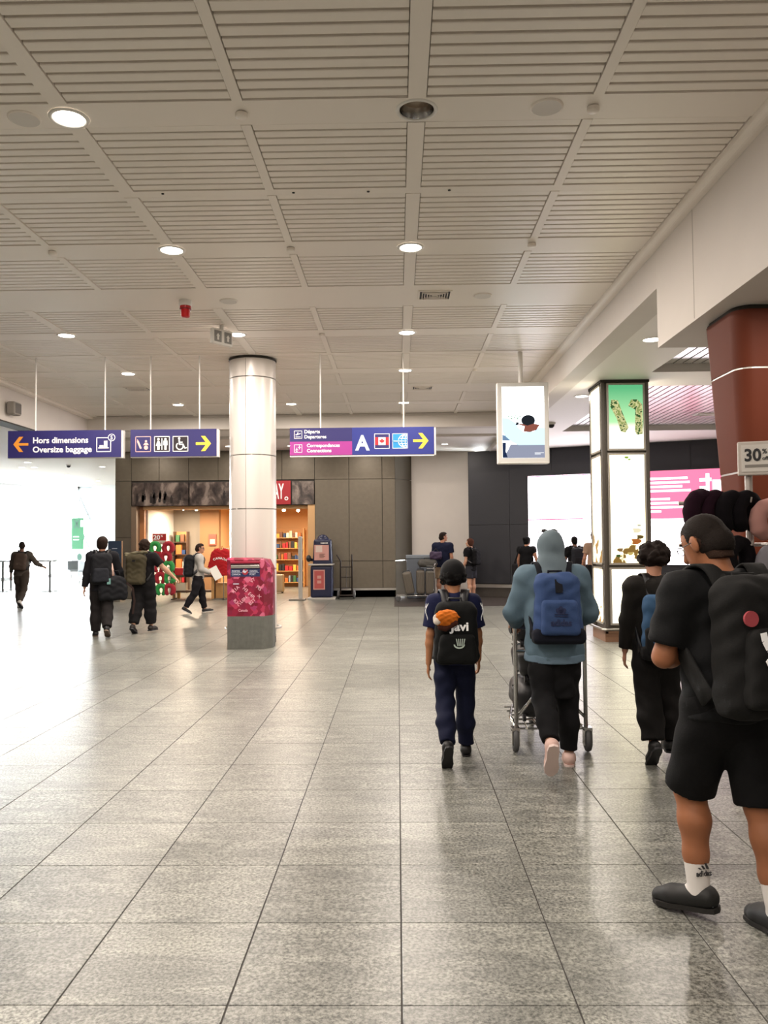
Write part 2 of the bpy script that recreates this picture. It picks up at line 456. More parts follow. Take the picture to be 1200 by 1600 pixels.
for vis, d, x0, x1, y in slots:
    if vis == 0 and q < 300:
        q += 1
        if slat_me is None:
            V, Fc = slat_prism(-.5, .5, 0); V = [(a, b, c-CZ) for a, b, c in V]
            s_ = mesh_obj('slat', V, Fc, M_slat, ceiling); slat_me = s_.data
        else: s_ = bpy.data.objects.new('slat', slat_me); link(s_, ceiling)
        s_.location = ((x0+x1)/2, y, CZ); s_.scale = (x1-x0, 1, 1)
    else: rest.add(*slat_prism(x0, x1, y))
r_ = rest.build('slat_field', M_slat, ceiling); r_['kind'] = 'stuff'
# rounded trim along the right edge and flat trim on the left
pr = [(2.5, CZ+.03), (2.5, CZ-.02)]+[(2.5+.06*(1-math.cos(t)), CZ-.02-.05*math.sin(t)) for t in np.linspace(0, PI/2, 6)]+[(2.6, CZ-.07), (2.6, CZ+.03)]
V = [(x, -8, z) for x, z in pr]+[(x, 18.6, z) for x, z in pr]; n = len(pr)
mesh_obj('trim_1', V, [(i, (i+1) % n, n+(i+1) % n, n+i) for i in range(n)]+[tuple(range(n-1, -1, -1)), tuple(range(n, 2*n))], M_ceil)['kind'] = 'structure'
MB().box(-7.2, -7.06, -8, 18.6, CZ-.05, CZ+.03, .01).build('trim_2', M_ceil)['kind'] = 'structure'

# ------------------------------------------------------------------ bulkheads, soffits, side halls
def struct(name, mb, m, label=None):
    o = mb.build(name, m); return tag(o, label, kind='structure')
struct('trim_3', MB().box(2.6, 2.9, 7.98, 24, 4.08, 4.85), M_plaster, 'white fascia along the right side of the slatted ceiling')
lowbox = struct('trim_4', MB().box(2.597, 9.6, -8, 7.98, 3.48, 4.85), M_plaster, 'deeper white bulkhead box above the brown column')
box('joint', mat('faint_joint', 'a9a29a', .8), lowbox, 2.5955, 2.6, 6.99, 7.0, 3.5, 4.5)
struct('trim_5', MB().box(2.9, 3.82, 7.98, 24, 4.08, 4.6).box(3.82, 9.6, 12.05, 13.15, 4.08, 4.6).box(3.82, 9.6, 18.6, 24, 4.08, 4.6), M_soffit, 'flat white soffit round the pink lit slat panels')
cr = struct('ceiling_right', MB().box(3.82, 9.6, 7.98, 18.6, 4.4, 4.6), M_back, 'glossy slatted ceiling panels lit pink by the video wall')
for y0, y1 in ((8, 12.05), (13.15, 18.6)):
    x = 3.86
    while x < 9.5:
        for ya, yb in ((y0, y0+(y1-y0)*.33), (y0+(y1-y0)*.33, y0+(y1-y0)*.66), (y0+(y1-y0)*.66, y1)):
            box('slat', mat('gloss_slat', 'dcd8d8', .24, .55), cr, x, x+.112, ya+.012, yb-.012, 4.2, 4.24)
        x += .14
struct('trim_6', MB().box(-7.5, -7.2, -8, 18.9, 3.86, 4.85), M_plaster, 'white fascia at the left side of the slatted ceiling')
struct('trim_7', MB().box(-7.5, -7.19, -8, 18.9, 3.835, 3.862), M_seam)
struct('trim_8', MB().box(-7.2, 2.6, 18.6, 18.9, 4.22, 4.85).box(-7.2, 2.6, 18.55, 18.62, 4.49, 4.54), M_plaster, 'white bulkhead across the far end of the slatted ceiling')
struct('trim_9', MB().box(-8.2, 2.9, 18.9, 24.3, 4.22, 4.5), M_soffit, 'low white soffit in front of the bronze shop wall')
struct('trim_10', MB().box(-8.2, 2.9, 19.9, 20.0, 4.16, 4.23), M_plaster)
struct('ceiling_left', MB().box(-19.2, -7.5, -8, 18.9, 4.32, 4.5).box(-19.2, -8.2, 18.9, 45, 4.32, 4.5), M_soffit, 'flat white ceiling of the hall on the left')
struct('wall_behind', MB().box(-19.2, 10, -8.2, -8, 0, 4.9), M_plaster)
struct('wall_right', MB().box(9.6, 9.8, -8, 24.3, 0, 4.9), M_plaster)
struct('wall_left', MB().box(-19.2, -19, -8, 29, 0, 4.5), M_plaster)
struct('roof', MB().box(-19.3, 10, -8.2, 45.2, 4.85, 4.95), M_plaster)

# ------------------------------------------------------------------ bronze shop front wall
WY = 23.0
wf = struct('wall_front', MB().box(-8.1, -7.63, WY+.03, WY+.5, 0, 4.22).box(-7.63, -2.36, WY+.03, WY+.5, 2.65, 4.22).box(-2.36, -.06, WY+.03, WY+.5, 0, 4.22), M_seam, 'bronze panelled wall round the souvenir shop')
def panel(x0, x1, z0, z1): box('wall_panel', M_bronze, wf, x0+.006, x1-.006, WY, WY+.028, z0+.006, z1-.006, .003)
vx = [-8.1, -7.63, -6.83, -5.98, -5.13, -4.2, -3.3, -2.36, -1.38, -.43, -.06]
for a, b in zip(vx[:-1], vx[1:]): panel(a, b, 3.37, 4.21)
for z0, z1 in ((.26, 1.03), (1.03, 3.37)):
    for a, b in zip(vx[7:-1], vx[8:]): panel(a, b, z0, z1)
panel(-8.1, -7.63, 0, 1.75); panel(-8.1, -7.63, 1.75, 3.37)
box('skirting', M_metal, wf, -2.3, -.06, WY-.02, WY+.02, .2, .26); box('kickboard', M_kick, wf, -2.3, -.06, WY+.03, WY+.05, 0, .2)
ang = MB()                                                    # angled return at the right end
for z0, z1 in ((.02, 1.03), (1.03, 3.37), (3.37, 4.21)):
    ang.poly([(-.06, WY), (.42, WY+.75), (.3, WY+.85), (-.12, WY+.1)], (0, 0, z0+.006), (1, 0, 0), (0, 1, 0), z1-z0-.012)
ang.build('return_panel', mat('shaded_bronze', '4a4339', .85, spec=.2), wf)  # bronze darkened to hold the shade of this return
wm = struct('wall_middle', MB().box(.2, 2.3, 23.8, 24.0, 0, 4.3), M_plaster, 'plain white wall between bronze and charcoal walls')
# ------------------------------------------------------------------ charcoal wall with seams, turned towards the camera
DA, DB = Vector((2.02, 22.85, 0)), Vector((9.62, 19.62, 0)); DX = (DB-DA).normalized(); DL = (DB-DA).length; DN = Vector((DX.y, -DX.x, 0))
Mdw = Matrix(((DX.x, -DN.x, 0, DA.x), (DX.y, -DN.y, 0, DA.y), (0, 0, 1, 0), (0, 0, 0, 1)))
wd = bpy.data.objects.new('wall_charcoal', MB().box(-.02, DL, .03, .3, 0, 4.1).build('tmp', M_seam).data); bpy.data.objects.remove(bpy.data.objects['tmp'])
link(wd); wd.matrix_world = Mdw; tag(wd, 'charcoal panelled wall behind the bright video wall', kind='structure')
px = list(np.linspace(0, DL, 8))
for a, b in zip(px[:-1], px[1:]):
    for z0, z1 in ((.38, 2.02), (2.02, 4.1)):
        box('wall_panel', M_dark, wd, a+.004, b-.004, 0, .028, z0+.004, z1-.004)
box('skirting', M_metal, wd, 0, DL, -.015, .02, .27, .36); box('kickboard', M_kick, wd, 0, DL, .02, .05, 0, .27)

# ------------------------------------------------------------------ bright window side on the far left
WA, WB = Vector((-18.6, 29.0, 0)), Vector((-15.9, 43, 0)); WX = (WB-WA).normalized(); WL = (WB-WA).length
Mw = Matrix(((WX.x, -WX.y, 0, WA.x), (WX.y, WX.x, 0, WA.y), (0, 0, 1, 0), (0, 0, 0, 1)))
glass = bpy.data.materials.new('clear_glass'); glass.use_nodes = True; nt = glass.node_tree; nt.nodes.remove(nt.nodes['Principled BSDF'])
tr = nt.nodes.new('ShaderNodeBsdfTransparent'); gl = nt.nodes.new('ShaderNodeBsdfGlossy'); gl.inputs['Roughness'].default_value = .02
ms = nt.nodes.new('ShaderNodeMixShader'); ms.inputs[0].default_value = .07
nt.links.new(tr.outputs[0], ms.inputs[1]); nt.links.new(gl.outputs[0], ms.inputs[2]); nt.links.new(ms.outputs[0], nt.nodes['Material Output'].inputs[0])
def glazed(name, M, L, nn, label, z1=4.3):
    o = MB().box(0, L, -.06, .06, 0, .14).box(0, L, -.06, .06, z1-.1, z1).build(name, mat('window_frame', 'c9ccd0', .4, .3)); o.matrix_world = M
    tag(o, label, kind='structure'); s_ = L/nn
    for i in range(nn+1): box('mullion', MC['window_frame'], o, i*s_-.035, i*s_+.035, -.06, .06, .14, z1-.1)
    for i in range(nn): box('pane', glass, o, i*s_+.035, i*s_+s_-.035, -.006, .006, .14, z1-.1)
    return o
glazed('window_1', Mw, WL, 7, 'tall overexposed window wall on the far left')
Mw2 = Matrix(((1, 0, 0, -15.9), (0, 1, 0, 43), (0, 0, 1, 0), (0, 0, 0, 1)))
glazed('window_2', Mw2, 2.6, 1, 'bright end window beside the diagonal brace')
struct('wall_far', MB().box(-13.3, -8.0, 43, 43.2, 0, 4.4).box(-19.2, -18.5, 28.8, 29, 0, 4.4), M_plaster)
struct('wall_partition', MB().box(-14.2, -12.5, 37.2, 37.45, 0, 4.32).box(-12.6, -12.45, 37.2, 43, 0, 4.32), mat('pale_wall', 'c6c9c9', .6), 'pale grey partition wall beside the window')
struct('wall_shop_side', MB().box(-8.12, -8.02, WY+.5, 43, 0, 4.32), M_plaster)
apron = struct('ground', MB().box(-60, -19.3, 10, 90, -.3, -.15).box(-19.3, -8, 45.2, 90, -.3, -.15), mat('concrete_apron', 'b5b3ae', .9, var=(.3, .06)), 'pale concrete apron outside the windows')
# ------------------------------------------------------------------ ceiling downlights
M_lens = emat('lamp_lens', 'fff6ea', 14.0)
def lamp_light(parent, name, watts, color, size, loc, rot=(0, 0, 0), spread=None):
    ld = bpy.data.lights.new(name, 'AREA'); ld.shape = 'DISK'; ld.size = size; ld.energy = watts; ld.color = color
    if spread: ld.spread = spread
    lo = bpy.data.objects.new(name, ld); link(lo, parent); lo.location = loc; lo.rotation_euler = rot
    return lo
ring_me = lens_me = None
def downlight(x, y, z, label, watts=None, group=None, r=.125, color=LAMP_C):
    global ring_me, lens_me
    t = thing('downlight', label, 'ceiling light', (x, y, z), 0, group)
    if ring_me is None:
        ring_me = MB().lathe([(.105, .0), (.105, -.006), (.118, -.012), (.13, -.008), (.136, 0)], n=28).build('trim_ring', M_white, t, True).data
        lens_me = MB().lathe([(0.0005, -.0045), (.06, -.005), (.104, -.004)], n=28).build('lens', M_lens, t, True).data
    else:
        for nm, me in (('trim_ring', ring_me), ('lens', lens_me)): link(bpy.data.objects.new(nm, me), t)
    for c in t.children: c.scale = (r/.125, r/.125, 1)
    if watts is None: watts = LAMP_W
    if watts: lamp_light(t, 'lamp', watts, color, r*1.6, (0, 0, -.03))
    return t
names = {(-2.24, 5.43): 'large lit downlight nearest the camera, upper left', (.157, 7.98): 'lit downlight straight below the dark open downlight',
 (-2.24, 7.96): 'lit downlight second in the row towards the white column', (-2.24, 11.27): 'lit downlight right above the top of the white column',
 (.157, 11.28): 'lit downlight just below the square ceiling grille', (-4.64, 11.2): 'lit downlight above the oversize baggage sign, nearer one',
 (-4.64, 13.8): 'lit downlight above the gap between the two left signs', (.157, 13.8): 'lit downlight above the letter sign, crossed by its rod',
 (-4.64, 17.0): 'small lit downlight above the restroom sign', (-2.24, 17.05): 'small lit downlight right of the white column top',
 (.157, 17.05): 'smallest lit downlight just above the letter sign'}
for (x, y), lb in names.items(): downlight(x, y, CZ-.004, lb)
for x in (-4.64, -2.24, .157):
    for y in (-6, -2.4, .2, 2.6): downlight(x, y, CZ-.004, 'added unseen downlight behind the camera for fill light', 32, group='added downlights behind the camera')  # unseen lamps, added to light the near hall
downlight(-4.64, 5.43, CZ-.004, 'lit downlight out of sight at the left of the hall'); downlight(-4.64, 7.96, CZ-.004, 'lit downlight far left of the hall ceiling')
downlight(3.2, 10.05, 4.078, 'bright downlight in the soffit left of the brown column'); downlight(3.22, 14.0, 4.078, 'downlight in the soffit left of the lightbox top')
downlight(3.2, 5.5, 3.478, 'downlight under the deep bulkhead over the shop stand', 30); downlight(5.5, 3.5, 3.478, 'downlight under the deep bulkhead further right', 30)
for i, (x, y) in enumerate(((-12.9, 28.4), (-13.3, 28.3), (-12.3, 26.6), (-13.06, 31.7), (-13.0, 34.8), (-10.46, 28.4))):
    downlight(x, y, 4.318, ['left hall downlight below the oversize sign, middle one', 'left hall downlight furthest left under the sign', 'left hall downlight nearest under the oversize sign',
        'left hall downlight further back by the window', 'left hall downlight furthest back beside the pale wall', 'left hall downlight closest to the bronze wall'][i], 25)
for i, x in enumerate((-7.0, -4.6, -2.9, -.9, 1.3)):
    downlight(x, 21.9, 4.218, ['soffit downlight at the left end of the bronze wall', 'soffit downlight above the shop entrance photos', 'soffit downlight hidden behind the white column', 'soffit downlight over the hand truck', 'added soffit downlight brightening the white wall by the parked trolley'][i], 22, r=.1)  # the trolley one is added to brighten the white wall
# open, unlit can
t = thing('open_downlight', 'unlit round downlight with a bare mirror reflector', 'ceiling light', (HX, HY, CZ))
MB().lathe([(.118, .14), (.118, .0), (.124, -.008), (.142, -.006), (.146, 0)], n=32).build('trim_ring', M_white, t, True)
MB().lathe([(.116, .0), (.106, .06), (.104, .07)], n=32).build('reflector', M_chrome, t, True)
MB().lathe([(.104, .07), (.1, .13), (.001, .14)], n=32).build('inner_cup', mat('cup_metal', 'c4b5a6', .35, .6), t, True)
# flat round speakers and sprinkler caps
def disc(name, label, cat, x, y, r, z=CZ, d=.012, group=None, m=None):
    t = thing(name, label, cat, (x, y, z), 0, group)
    MB().lathe([(r+.012, 0), (r+.01, -d*.6), (r, -d)], n=28).build('rim', M_ceil, t, True)
    MB().lathe([(r, -d), (r*.5, -d*.8), (.001, -d*.8)], n=28).build('face', m or mat('speaker_mesh', 'dcd6cf', .6, bump=(400, .3)), t, True)
disc('ceiling_speaker', 'round ceiling speaker beside the large near downlight', 'speaker', -2.55, 5.43, .1)
disc('ceiling_speaker', 'round ceiling speaker right of the open downlight', 'speaker', 1.04, 5.4, .1)
disc('ceiling_speaker', 'faint round ceiling speaker right of the red beacon', 'speaker', -2.03, 9.7, .1)
disc('ceiling_speaker', 'faint round ceiling speaker right of the ceiling grille', 'speaker', 1.05, 9.62, .1)
for i, (x, y) in enumerate(((-1.043, 5.41), (1.357, 5.41), (-1.043, 7.96), (-3.443, 7.96), (1.357, 7.93), (-1.043, 11.3), (1.357, 13.8))):
    t = thing('sprinkler_cap', ['round sprinkler cap on the nearest band, left', 'round sprinkler cap on the nearest band, right', 'small sprinkler cap on the second band near the middle', 'small sprinkler cap at far left of the second band',
        'small sprinkler cap at the right of the second band', 'tiny sprinkler cap on the band beyond the beacon', 'tiny sprinkler cap above the hanging screen pole'][i], 'sprinkler cap', (x, y, CZ-.004))
    MB().lathe([(.04, 0), (.042, -.022), (.038, -.03), (.001, -.031)], n=20).build('cap', M_ceil, t, True)
    MB().lathe([(.034, 0), (.034, -.01)], n=16).build('neck', M_back, t, True)
for i, (x, y) in enumerate(((-1.95, 6.66), (-.85, 6.68), (-.22, 6.68), (.46, 6.68))):
    t = MB().lathe([(.012, 0), (.012, -.006), (.001, -.007)], n=10).build('ceiling_pin', M_black)
    t.location = (x, y, CZ); tag(t, ['tiny black dot on the ceiling at left of the row', 'tiny black dot on the ceiling, second of the row', 'tiny black dot on the ceiling, third of the row', 'tiny black dot on the ceiling at right of the row'][i], 'sensor')
def grille(label, x, y, w=.36, d=.3, z=CZ):
    t = thing('air_grille', label, 'vent', (x, y, z))
    box('backing', M_black, t, -w/2, w/2, -d/2, d/2, -.002, 0)
    MB().box(-w/2-.02, w/2+.02, -d/2-.02, -d/2, -.012, 0).box(-w/2-.02, w/2+.02, d/2, d/2+.02, -.012, 0).box(-w/2-.02, -w/2, -d/2, d/2, -.012, 0).box(w/2, w/2+.02, -d/2, d/2, -.012, 0).build('frame', M_ceil, t)
    n = 6                                                      # concentric rectangular vanes
    for i in range(1, n):
        k = 1-i/n; a, b = w/2*k, d/2*k
        for q_ in ((-a, a, -b-.004, -b+.004), (-a, a, b-.004, b+.004), (-a-.004, -a+.004, -b, b), (a-.004, a+.004, -b, b)):
            box('vane', M_ceil, t, *q_, -.022, -.002)
grille('square ceiling grille with nested vanes, nearer one', .47, 9.56); grille('small ceiling grille further back above the letter sign', .5, 15.42)
grille('dark ceiling grille above the restroom sign', -4.92, 15.2, .42, .3); grille('dark ceiling grille cut by the left picture edge', -5.1, 9.6, .4, .36)
grille('ceiling grille in the pink lit ceiling', 6.6, 17.0, .6, .3, 4.2)
# red alarm beacon and exit sign
t = thing('alarm_beacon', 'red fire alarm beacon hanging from a white base', 'alarm', (-2.55, 9.66, CZ))
MB().lathe([(.075, 0), (.078, -.06), (.07, -.07), (.001, -.07)], n=24).build('base', M_white, t, True)
MB().lathe([(.066, -.07), (.068, -.1), (.058, -.11), (.054, -.19), (.045, -.205), (.001, -.207)], n=24).build('beacon', mat('alarm_red', 'b3141b', .3), t, True)
MB().lathe([(.07, -.1), (.072, -.108), (.064, -.114)], n=24).build('collar', mat('alarm_dark', '7d0e14', .4), t, True)
t = thing('exit_box', 'small white illuminated direction box above the column', 'sign', (-2.36, 10.8, CZ), .9)
box('stem', M_white, t, -.02, .02, -.02, .02, -.06, 0)
box('case', M_white, t, -.17, .17, -.03, .03, -.27, -.06, .008)
for x in (-.085, .085): box('pictogram', mat('picto_grey', '8d8b88', .6), t, x-.06, x+.06, -.034, -.03, -.24, -.09)
for x in (-.1, .07): MB().poly([(0, 0), (.03, 0), (.03, .05), (.045, .05), (.015, .09), (-.015, .05), (0, .05)], (x, -.034, -.215), (1, 0, 0), (0, 0, 1), .002).build('pictogram_mark', M_white, t)

# ------------------------------------------------------------------ hanging way-finding signs
SY = 12.5
M_nav = mat('sign_navy', '241f5e', .5); M_nav2 = mat('sign_blue', '1f2a7c', .5); M_mag = mat('sign_magenta', '9a2f86', .5)
M_let = mat('sign_white', 'eceae6', .5, emit='ffffff', estr=.12); M_orange = mat('sign_orange', 'd98c2e', .5, emit='d98c2e', estr=.1); M_yel = mat('sign_yellow', 'f2cf3c', .5, emit='f2cf3c', estr=.25)
M_frame = mat('sign_frame', 'd9d5d0', .45)
def sign(label, x0, x1, z0, z1, rods, m):
    t = thing('hanging_sign', label, 'sign', ((x0+x1)/2, SY, z0)); w = (x1-x0)/2; h = z1-z0
    box('frame', M_frame, t, -w, w+.03, .004, .1, -.012, h-.008)
    box('face', m, t, -w, w, -.008, .004, 0, h)
    for r in rods: MB().cone((r-(x0+x1)/2, .05, h-.01), (r-(x0+x1)/2, .05, CZ-z0), .011, n=8).build('rod', M_frame, t)
    return t, w, h
YF = -.0085
def sq(t, cx, cz, s, m, th=.012, m_in=None, y=YF):
    if m_in is not None: plate(cx-s, cx+s, cz-s, cz+s, y, .001).build('pictogram_field', m_in, t); y -= .001
    b = MB()
    for q_ in ((cx-s, cx+s, cz-s, cz-s+th), (cx-s, cx+s, cz+s-th, cz+s), (cx-s, cx-s+th, cz-s, cz+s), (cx+s-th, cx+s, cz-s, cz+s)): b.box(q_[0], q_[1], y-.0015, y, q_[2], q_[3])
    b.build('pictogram_frame', m, t)
def flat(t, pts, m, name='pictogram', y=YF-.001): return MB().poly(pts, (0, y, 0), (1, 0, 0), (0, 0, 1), .002).build(name, m, t)
def circ(cx, cz, r, n=18, a0=0, a1=2*PI): return [(cx+r*math.cos(a0+(a1-a0)*i/n), cz+r*math.sin(a0+(a1-a0)*i/n)) for i in range(n if a1-a0 > 6.2 else n+1)]
def bar(x0, z0, x1, z1, w):
    d = Vector((x1-x0, z1-z0)).normalized(); n = Vector((-d.y, d.x))*(w/2)
    return [(x0+n.x, z0+n.y), (x0-n.x, z0-n.y), (x1-n.x, z1-n.y), (x1+n.x, z1+n.y)]
def arrow(t, cx, cz, s, m, d=1):
    def P(l): return [(cx+d*s*a, cz+s*b) for a, b in l][::d]
    flat(t, P([(-.95, -.17), (.45, -.17), (.2, .17), (-.95, .17)]) if False else P([(-.95, -.16), (.6, -.16), (.6, .16), (-.95, .16)]), m, 'arrow_shaft')
    flat(t, P([(.95, 0), (.2, .95), (-.3, .95), (.42, 0)]), m, 'arrow_head', YF-.0015); flat(t, P([(.42, 0), (-.3, -.95), (.2, -.95), (.95, 0)]), m, 'arrow_head', YF-.0015)
# oversize baggage
t, W, Hs = sign('navy sign with orange left arrow for oversize baggage', -6.09, -4.31, 2.94, 3.365, (-5.68, -4.58), M_nav)
arrow(t, -W+.205, Hs/2, .125, M_orange, -1)
text('Hors dimensions', .13, M_let, t, (-W+.39, YF, Hs*.54), off=.022, width=.87)
text('Oversize baggage', .13, M_let, t, (-W+.39, YF, Hs*.2), off=.022, width=.93)
sq(t, W-.27, Hs*.46, .115, M_let, .012)
flat(t, bar(W-.355, Hs*.34, W-.19, Hs*.34, .014), M_let); flat(t, [(W-.265, Hs*.36), (W-.21, Hs*.36), (W-.21, Hs*.6), (W-.265, Hs*.6)], M_let); flat(t, [(W-.335, Hs*.36), (W-.275, Hs*.36), (W-.275, Hs*.44), (W-.335, Hs*.44)], M_let)
flat(t, circ(W-.145, Hs*.72, .058), M_let, 'number_disc', YF-.002); flat(t, circ(W-.145, Hs*.72, .047), M_nav, 'number_disc', YF-.003)
text('5', .085, M_let, t, (W-.145, YF-.004, Hs*.72-.03), off=.02, align='CENTER')
# restroom
t, W, Hs = sign('navy restroom sign with yellow right arrow left of the column', -4.16, -2.81, 2.94, 3.365, (-3.86, -3.09), M_nav)
sx = (-W+.2, -W+.495, -W+.785); s = .122; cz = Hs*.46
M_pk = mat('sign_pink', 'e3b9b4', .5)
sq(t, sx[0], cz, s, M_pk, .009); sq(t, sx[1], cz, s, M_let, .011, mat('sign_black', '1c1018', .5)); sq(t, sx[2], cz, s, M_let, .011, MC['sign_black'])
x = sx[0]; flat(t, bar(x-.085, cz+.05, x-.035, cz-.07, .03), M_pk); flat(t, bar(x-.09, cz+.075, x-.085, cz+.05, .012), M_pk)
flat(t, circ(x+.045, cz+.045, .018), M_pk); flat(t, [(x+.0, cz-.015), (x+.09, cz-.015), (x+.065, cz+.022), (x+.025, cz+.022)], M_pk); flat(t, circ(x+.045, cz-.055, .033), M_pk)
x = sx[1]; flat(t, circ(x-.055, cz+.075, .02), M_let); flat(t, [(x-.075, cz-.09), (x-.035, cz-.09), (x-.035, cz-.03), (x-.015, cz-.03), (x-.04, cz+.05), (x-.07, cz+.05), (x-.095, cz-.03), (x-.075, cz-.03)], M_let, y=YF-.002)
flat(t, bar(x, cz-.09, x, cz+.09, .012), M_let, y=YF-.002)
flat(t, circ(x+.055, cz+.075, .02), M_let); flat(t, [(x+.038, cz-.09), (x+.074, cz-.09), (x+.074, cz-.02), (x+.09, cz-.02), (x+.085, cz+.052), (x+.025, cz+.052), (x+.02, cz-.02), (x+.038, cz-.02)], M_let, y=YF-.002)
x = sx[2]; ringp = circ(x-.01, cz-.035, .062, 20, 2.2, 2*PI+.3); ringi = circ(x-.01, cz-.035, .044, 20, 2.2, 2*PI+.3)[::-1]
b = MB(); N = len(ringp)
for i in range(N-1): b.poly([ringp[i], ringp[i+1], ringi[N-2-i], ringi[N-1-i]], (0, YF-.002, 0), (1, 0, 0), (0, 0, 1), .002)
b.build('pictogram', M_let, t)
flat(t, circ(x-.02, cz+.085, .018), M_let, y=YF-.002); flat(t, bar(x-.02, cz+.065, x-.015, cz-.01, .022), M_let, y=YF-.003); flat(t, bar(x-.02, cz+.025, x+.035, cz+.025, .016), M_let, y=YF-.003)
flat(t, bar(x-.02, cz-.008, x+.045, cz-.008, .02), M_let, y=YF-.003); flat(t, bar(x+.04, cz-.005, x+.07, cz-.07, .018), M_let, y=YF-.003); flat(t, bar(x+.065, cz-.07, x+.1, cz-.06, .016), M_let, y=YF-.003)
arrow(t, W-.205, cz, .125, M_yel, 1)
# departures / connections
t, W, Hs = sign('blue and magenta departures sign with large letter A', -1.665, .578, 2.935, 3.36, (-1.19, .11), M_nav2)
plate(-W, -W+.97, Hs*.5, Hs, YF+.0005, .001).build('departures_field', M_nav, t); plate(-W, -W+.97, 0, Hs*.5, YF+.0005, .001).build('connections_field', M_mag, t)
Y2 = YF-.001
for zc, l1, l2, w1, w2, tx in ((Hs*.76, 'Départs', 'Departures', .24, .34, .225), (Hs*.25, 'Correspondances', 'Connections', .51, .38, .265)):
    sq(t, -W+.13, zc, .062, M_let, .006, y=Y2)
    text(l1, .075, M_let, t, (-W+tx, Y2, zc+.02), off=.02, width=w1); text(l2, .075, M_let, t, (-W+tx, Y2, zc-.06), off=.02, width=w2)
def plane2(cx, cz, s, a):
    c, n = math.cos(a), math.sin(a)
    for p in ([(-1, -.13), (.85, -.13), (1.1, 0), (.85, .13), (-1, .13)], [(.1, -.1), (.35, -.1), (-.25, -.8), (-.45, -.8)], [(-.45, .8), (-.25, .8), (.35, .1), (.1, .1)], [(-1.05, -.35), (-.9, -.35), (-.7, 0), (-.9, .35), (-1.05, .35)]):
        flat(t, [(cx+s*(a_*c-b_*n), cz+s*(a_*n+b_*c)) for a_, b_ in p], M_let, y=Y2-.001)
zc = Hs*.76; flat(t, bar(-W+.09, zc-.035, -W+.17, zc-.035, .007), M_let, y=Y2-.001); flat(t, [(-W+.085, zc), (-W+.1, zc-.012), (-W+.17, zc+.012), (-W+.172, zc+.024)], M_let, y=Y2-.001); flat(t, bar(-W+.115, zc+.0, -W+.13, zc+.035, .013), M_let, y=Y2-.001)
plane2(-W+.108, Hs*.25-.018, .03, PI/2); plane2(-W+.15, Hs*.25+.02, .03, PI/2)
text('A', .34, mat('sign_pale', 'dfeeee', .5, emit='ffffff', estr=.12), t, (-W+1.13, Y2, .075), off=.03, align='CENTER', width=.225, height=.24)
x = -W+1.435; zc = Hs*.49; s = .118
sq(t, x, zc, s, M_let, .008, M_nav)
M_flag = mat('flag_red', 'c0202c', .5); plate(x-s+.01, x+s-.01, zc-.06, zc+.06, YF-.002, .001).build('flag_band', M_flag, t); plate(x-.055, x+.055, zc-.06, zc+.06, YF-.0032, .001).build('flag_field', M_let, t)
leaf = [(0, 1), (.2, .62), (.42, .72), (.33, .2), (.6, .5), (.68, .32), (1, .38), (.85, .02), (.98, -.08), (.5, -.42), (.56, -.58), (.07, -.5), (.09, -.95), (-.09, -.95), (-.07, -.5), (-.56, -.58), (-.5, -.42), (-.98, -.08), (-.85, .02), (-1, .38), (-.68, .32), (-.6, .5), (-.33, .2), (-.42, .72), (-.2, .62)][::-1]
flat(t, [(x+.042*a, zc+.045*b) for a, b in leaf], M_flag, 'maple_leaf', YF-.0045)
x = -W+1.715
sq(t, x, zc, s, M_let, .008, mat('globe_blue', '1e86c2', .5)); Y3 = YF-.002
for r in (.25, .6, .92): 
    pts = [(x+.115*(r*math.cos(a)), zc+.118*math.sin(a)) for a in np.linspace(-PI/2, PI/2, 15)]
    pts = [(x+.12-(.16*r)*math.cos(a)-.0, zc+.112*math.sin(a)) for a in np.linspace(-PI/2, PI/2, 15)]
    b = MB()
    for (a0, b0), (a1, b1) in zip(pts[:-1], pts[1:]): b.poly(bar(a0, b0, a1, b1, .01), (0, Y3, 0), (1, 0, 0), (0, 0, 1), .002)
    b.build('globe_line', M_let, t)
for dz in (-.075, -.04, .04, .075): flat(t, bar(x-.0, zc+dz, x+.11, zc+dz, .009), M_let, 'globe_line', Y3)
flat(t, bar(x-.115, zc, x+.115, zc, .034), MC['globe_blue'], 'globe_band', Y3-.002)
text('International', .032, M_let, t, (x, Y3-.0045, zc-.011), off=.01, align='CENTER', width=.2)
arrow(t, W-.205, zc, .125, M_yel, 1)
box('light_strip', mat('strip_white', 'f2efe9', .4), t, -W, W, 0, .08, -.024, -.012)

# ------------------------------------------------------------------ hanging advertising screen
t = thing('hanging_screen', 'white framed portrait advertising screen hanging from a pole', 'screen', (1.965, 12.5, 2.77))
box('case', mat('screen_case', 'cfcdc8', .45), t, -.4, .4, 0, .14, 0, 1.27, .015)
MB().cone((-.02, .07, 1.26), (-.02, .07, CZ-2.77), .035, n=12).build('pole', M_frame, t)
box('lower_edge', mat('strip_white', 'f2efe9', .4), t, -.36, .385, -.004, .004, .012, .022)
E_w = emat('screen_white', 'f4fbff', 2.6)
plate(-.325, .325, .09, 1.2, -.001, .003).build('display', E_w, t)
def lit(name, c, s=1.0): return emat('lit_'+name, c, s)
def scr(pts, m, lv): MB().poly([(a, b) for a, b in pts], (0, -.004-.0008*lv, 0), (1, 0, 0), (0, 0, 1), .0006).build('display_image', m, t)
scr([(-.325, .09), (.325, .09), (.325, .3), (-.2, .3), (-.25, .2)], lit('seat', '8e93a6', .9), 1)
scr([(-.325, .1), (-.25, .1), (-.28, .2), (-.27, .33), (-.325, .33)], lit('navy', '22304f', .8), 2)
scr([(-.325, .45), (-.23, .43), (-.2, .36), (-.325, .36)], lit('window', '6f8aa8', .9), 2)
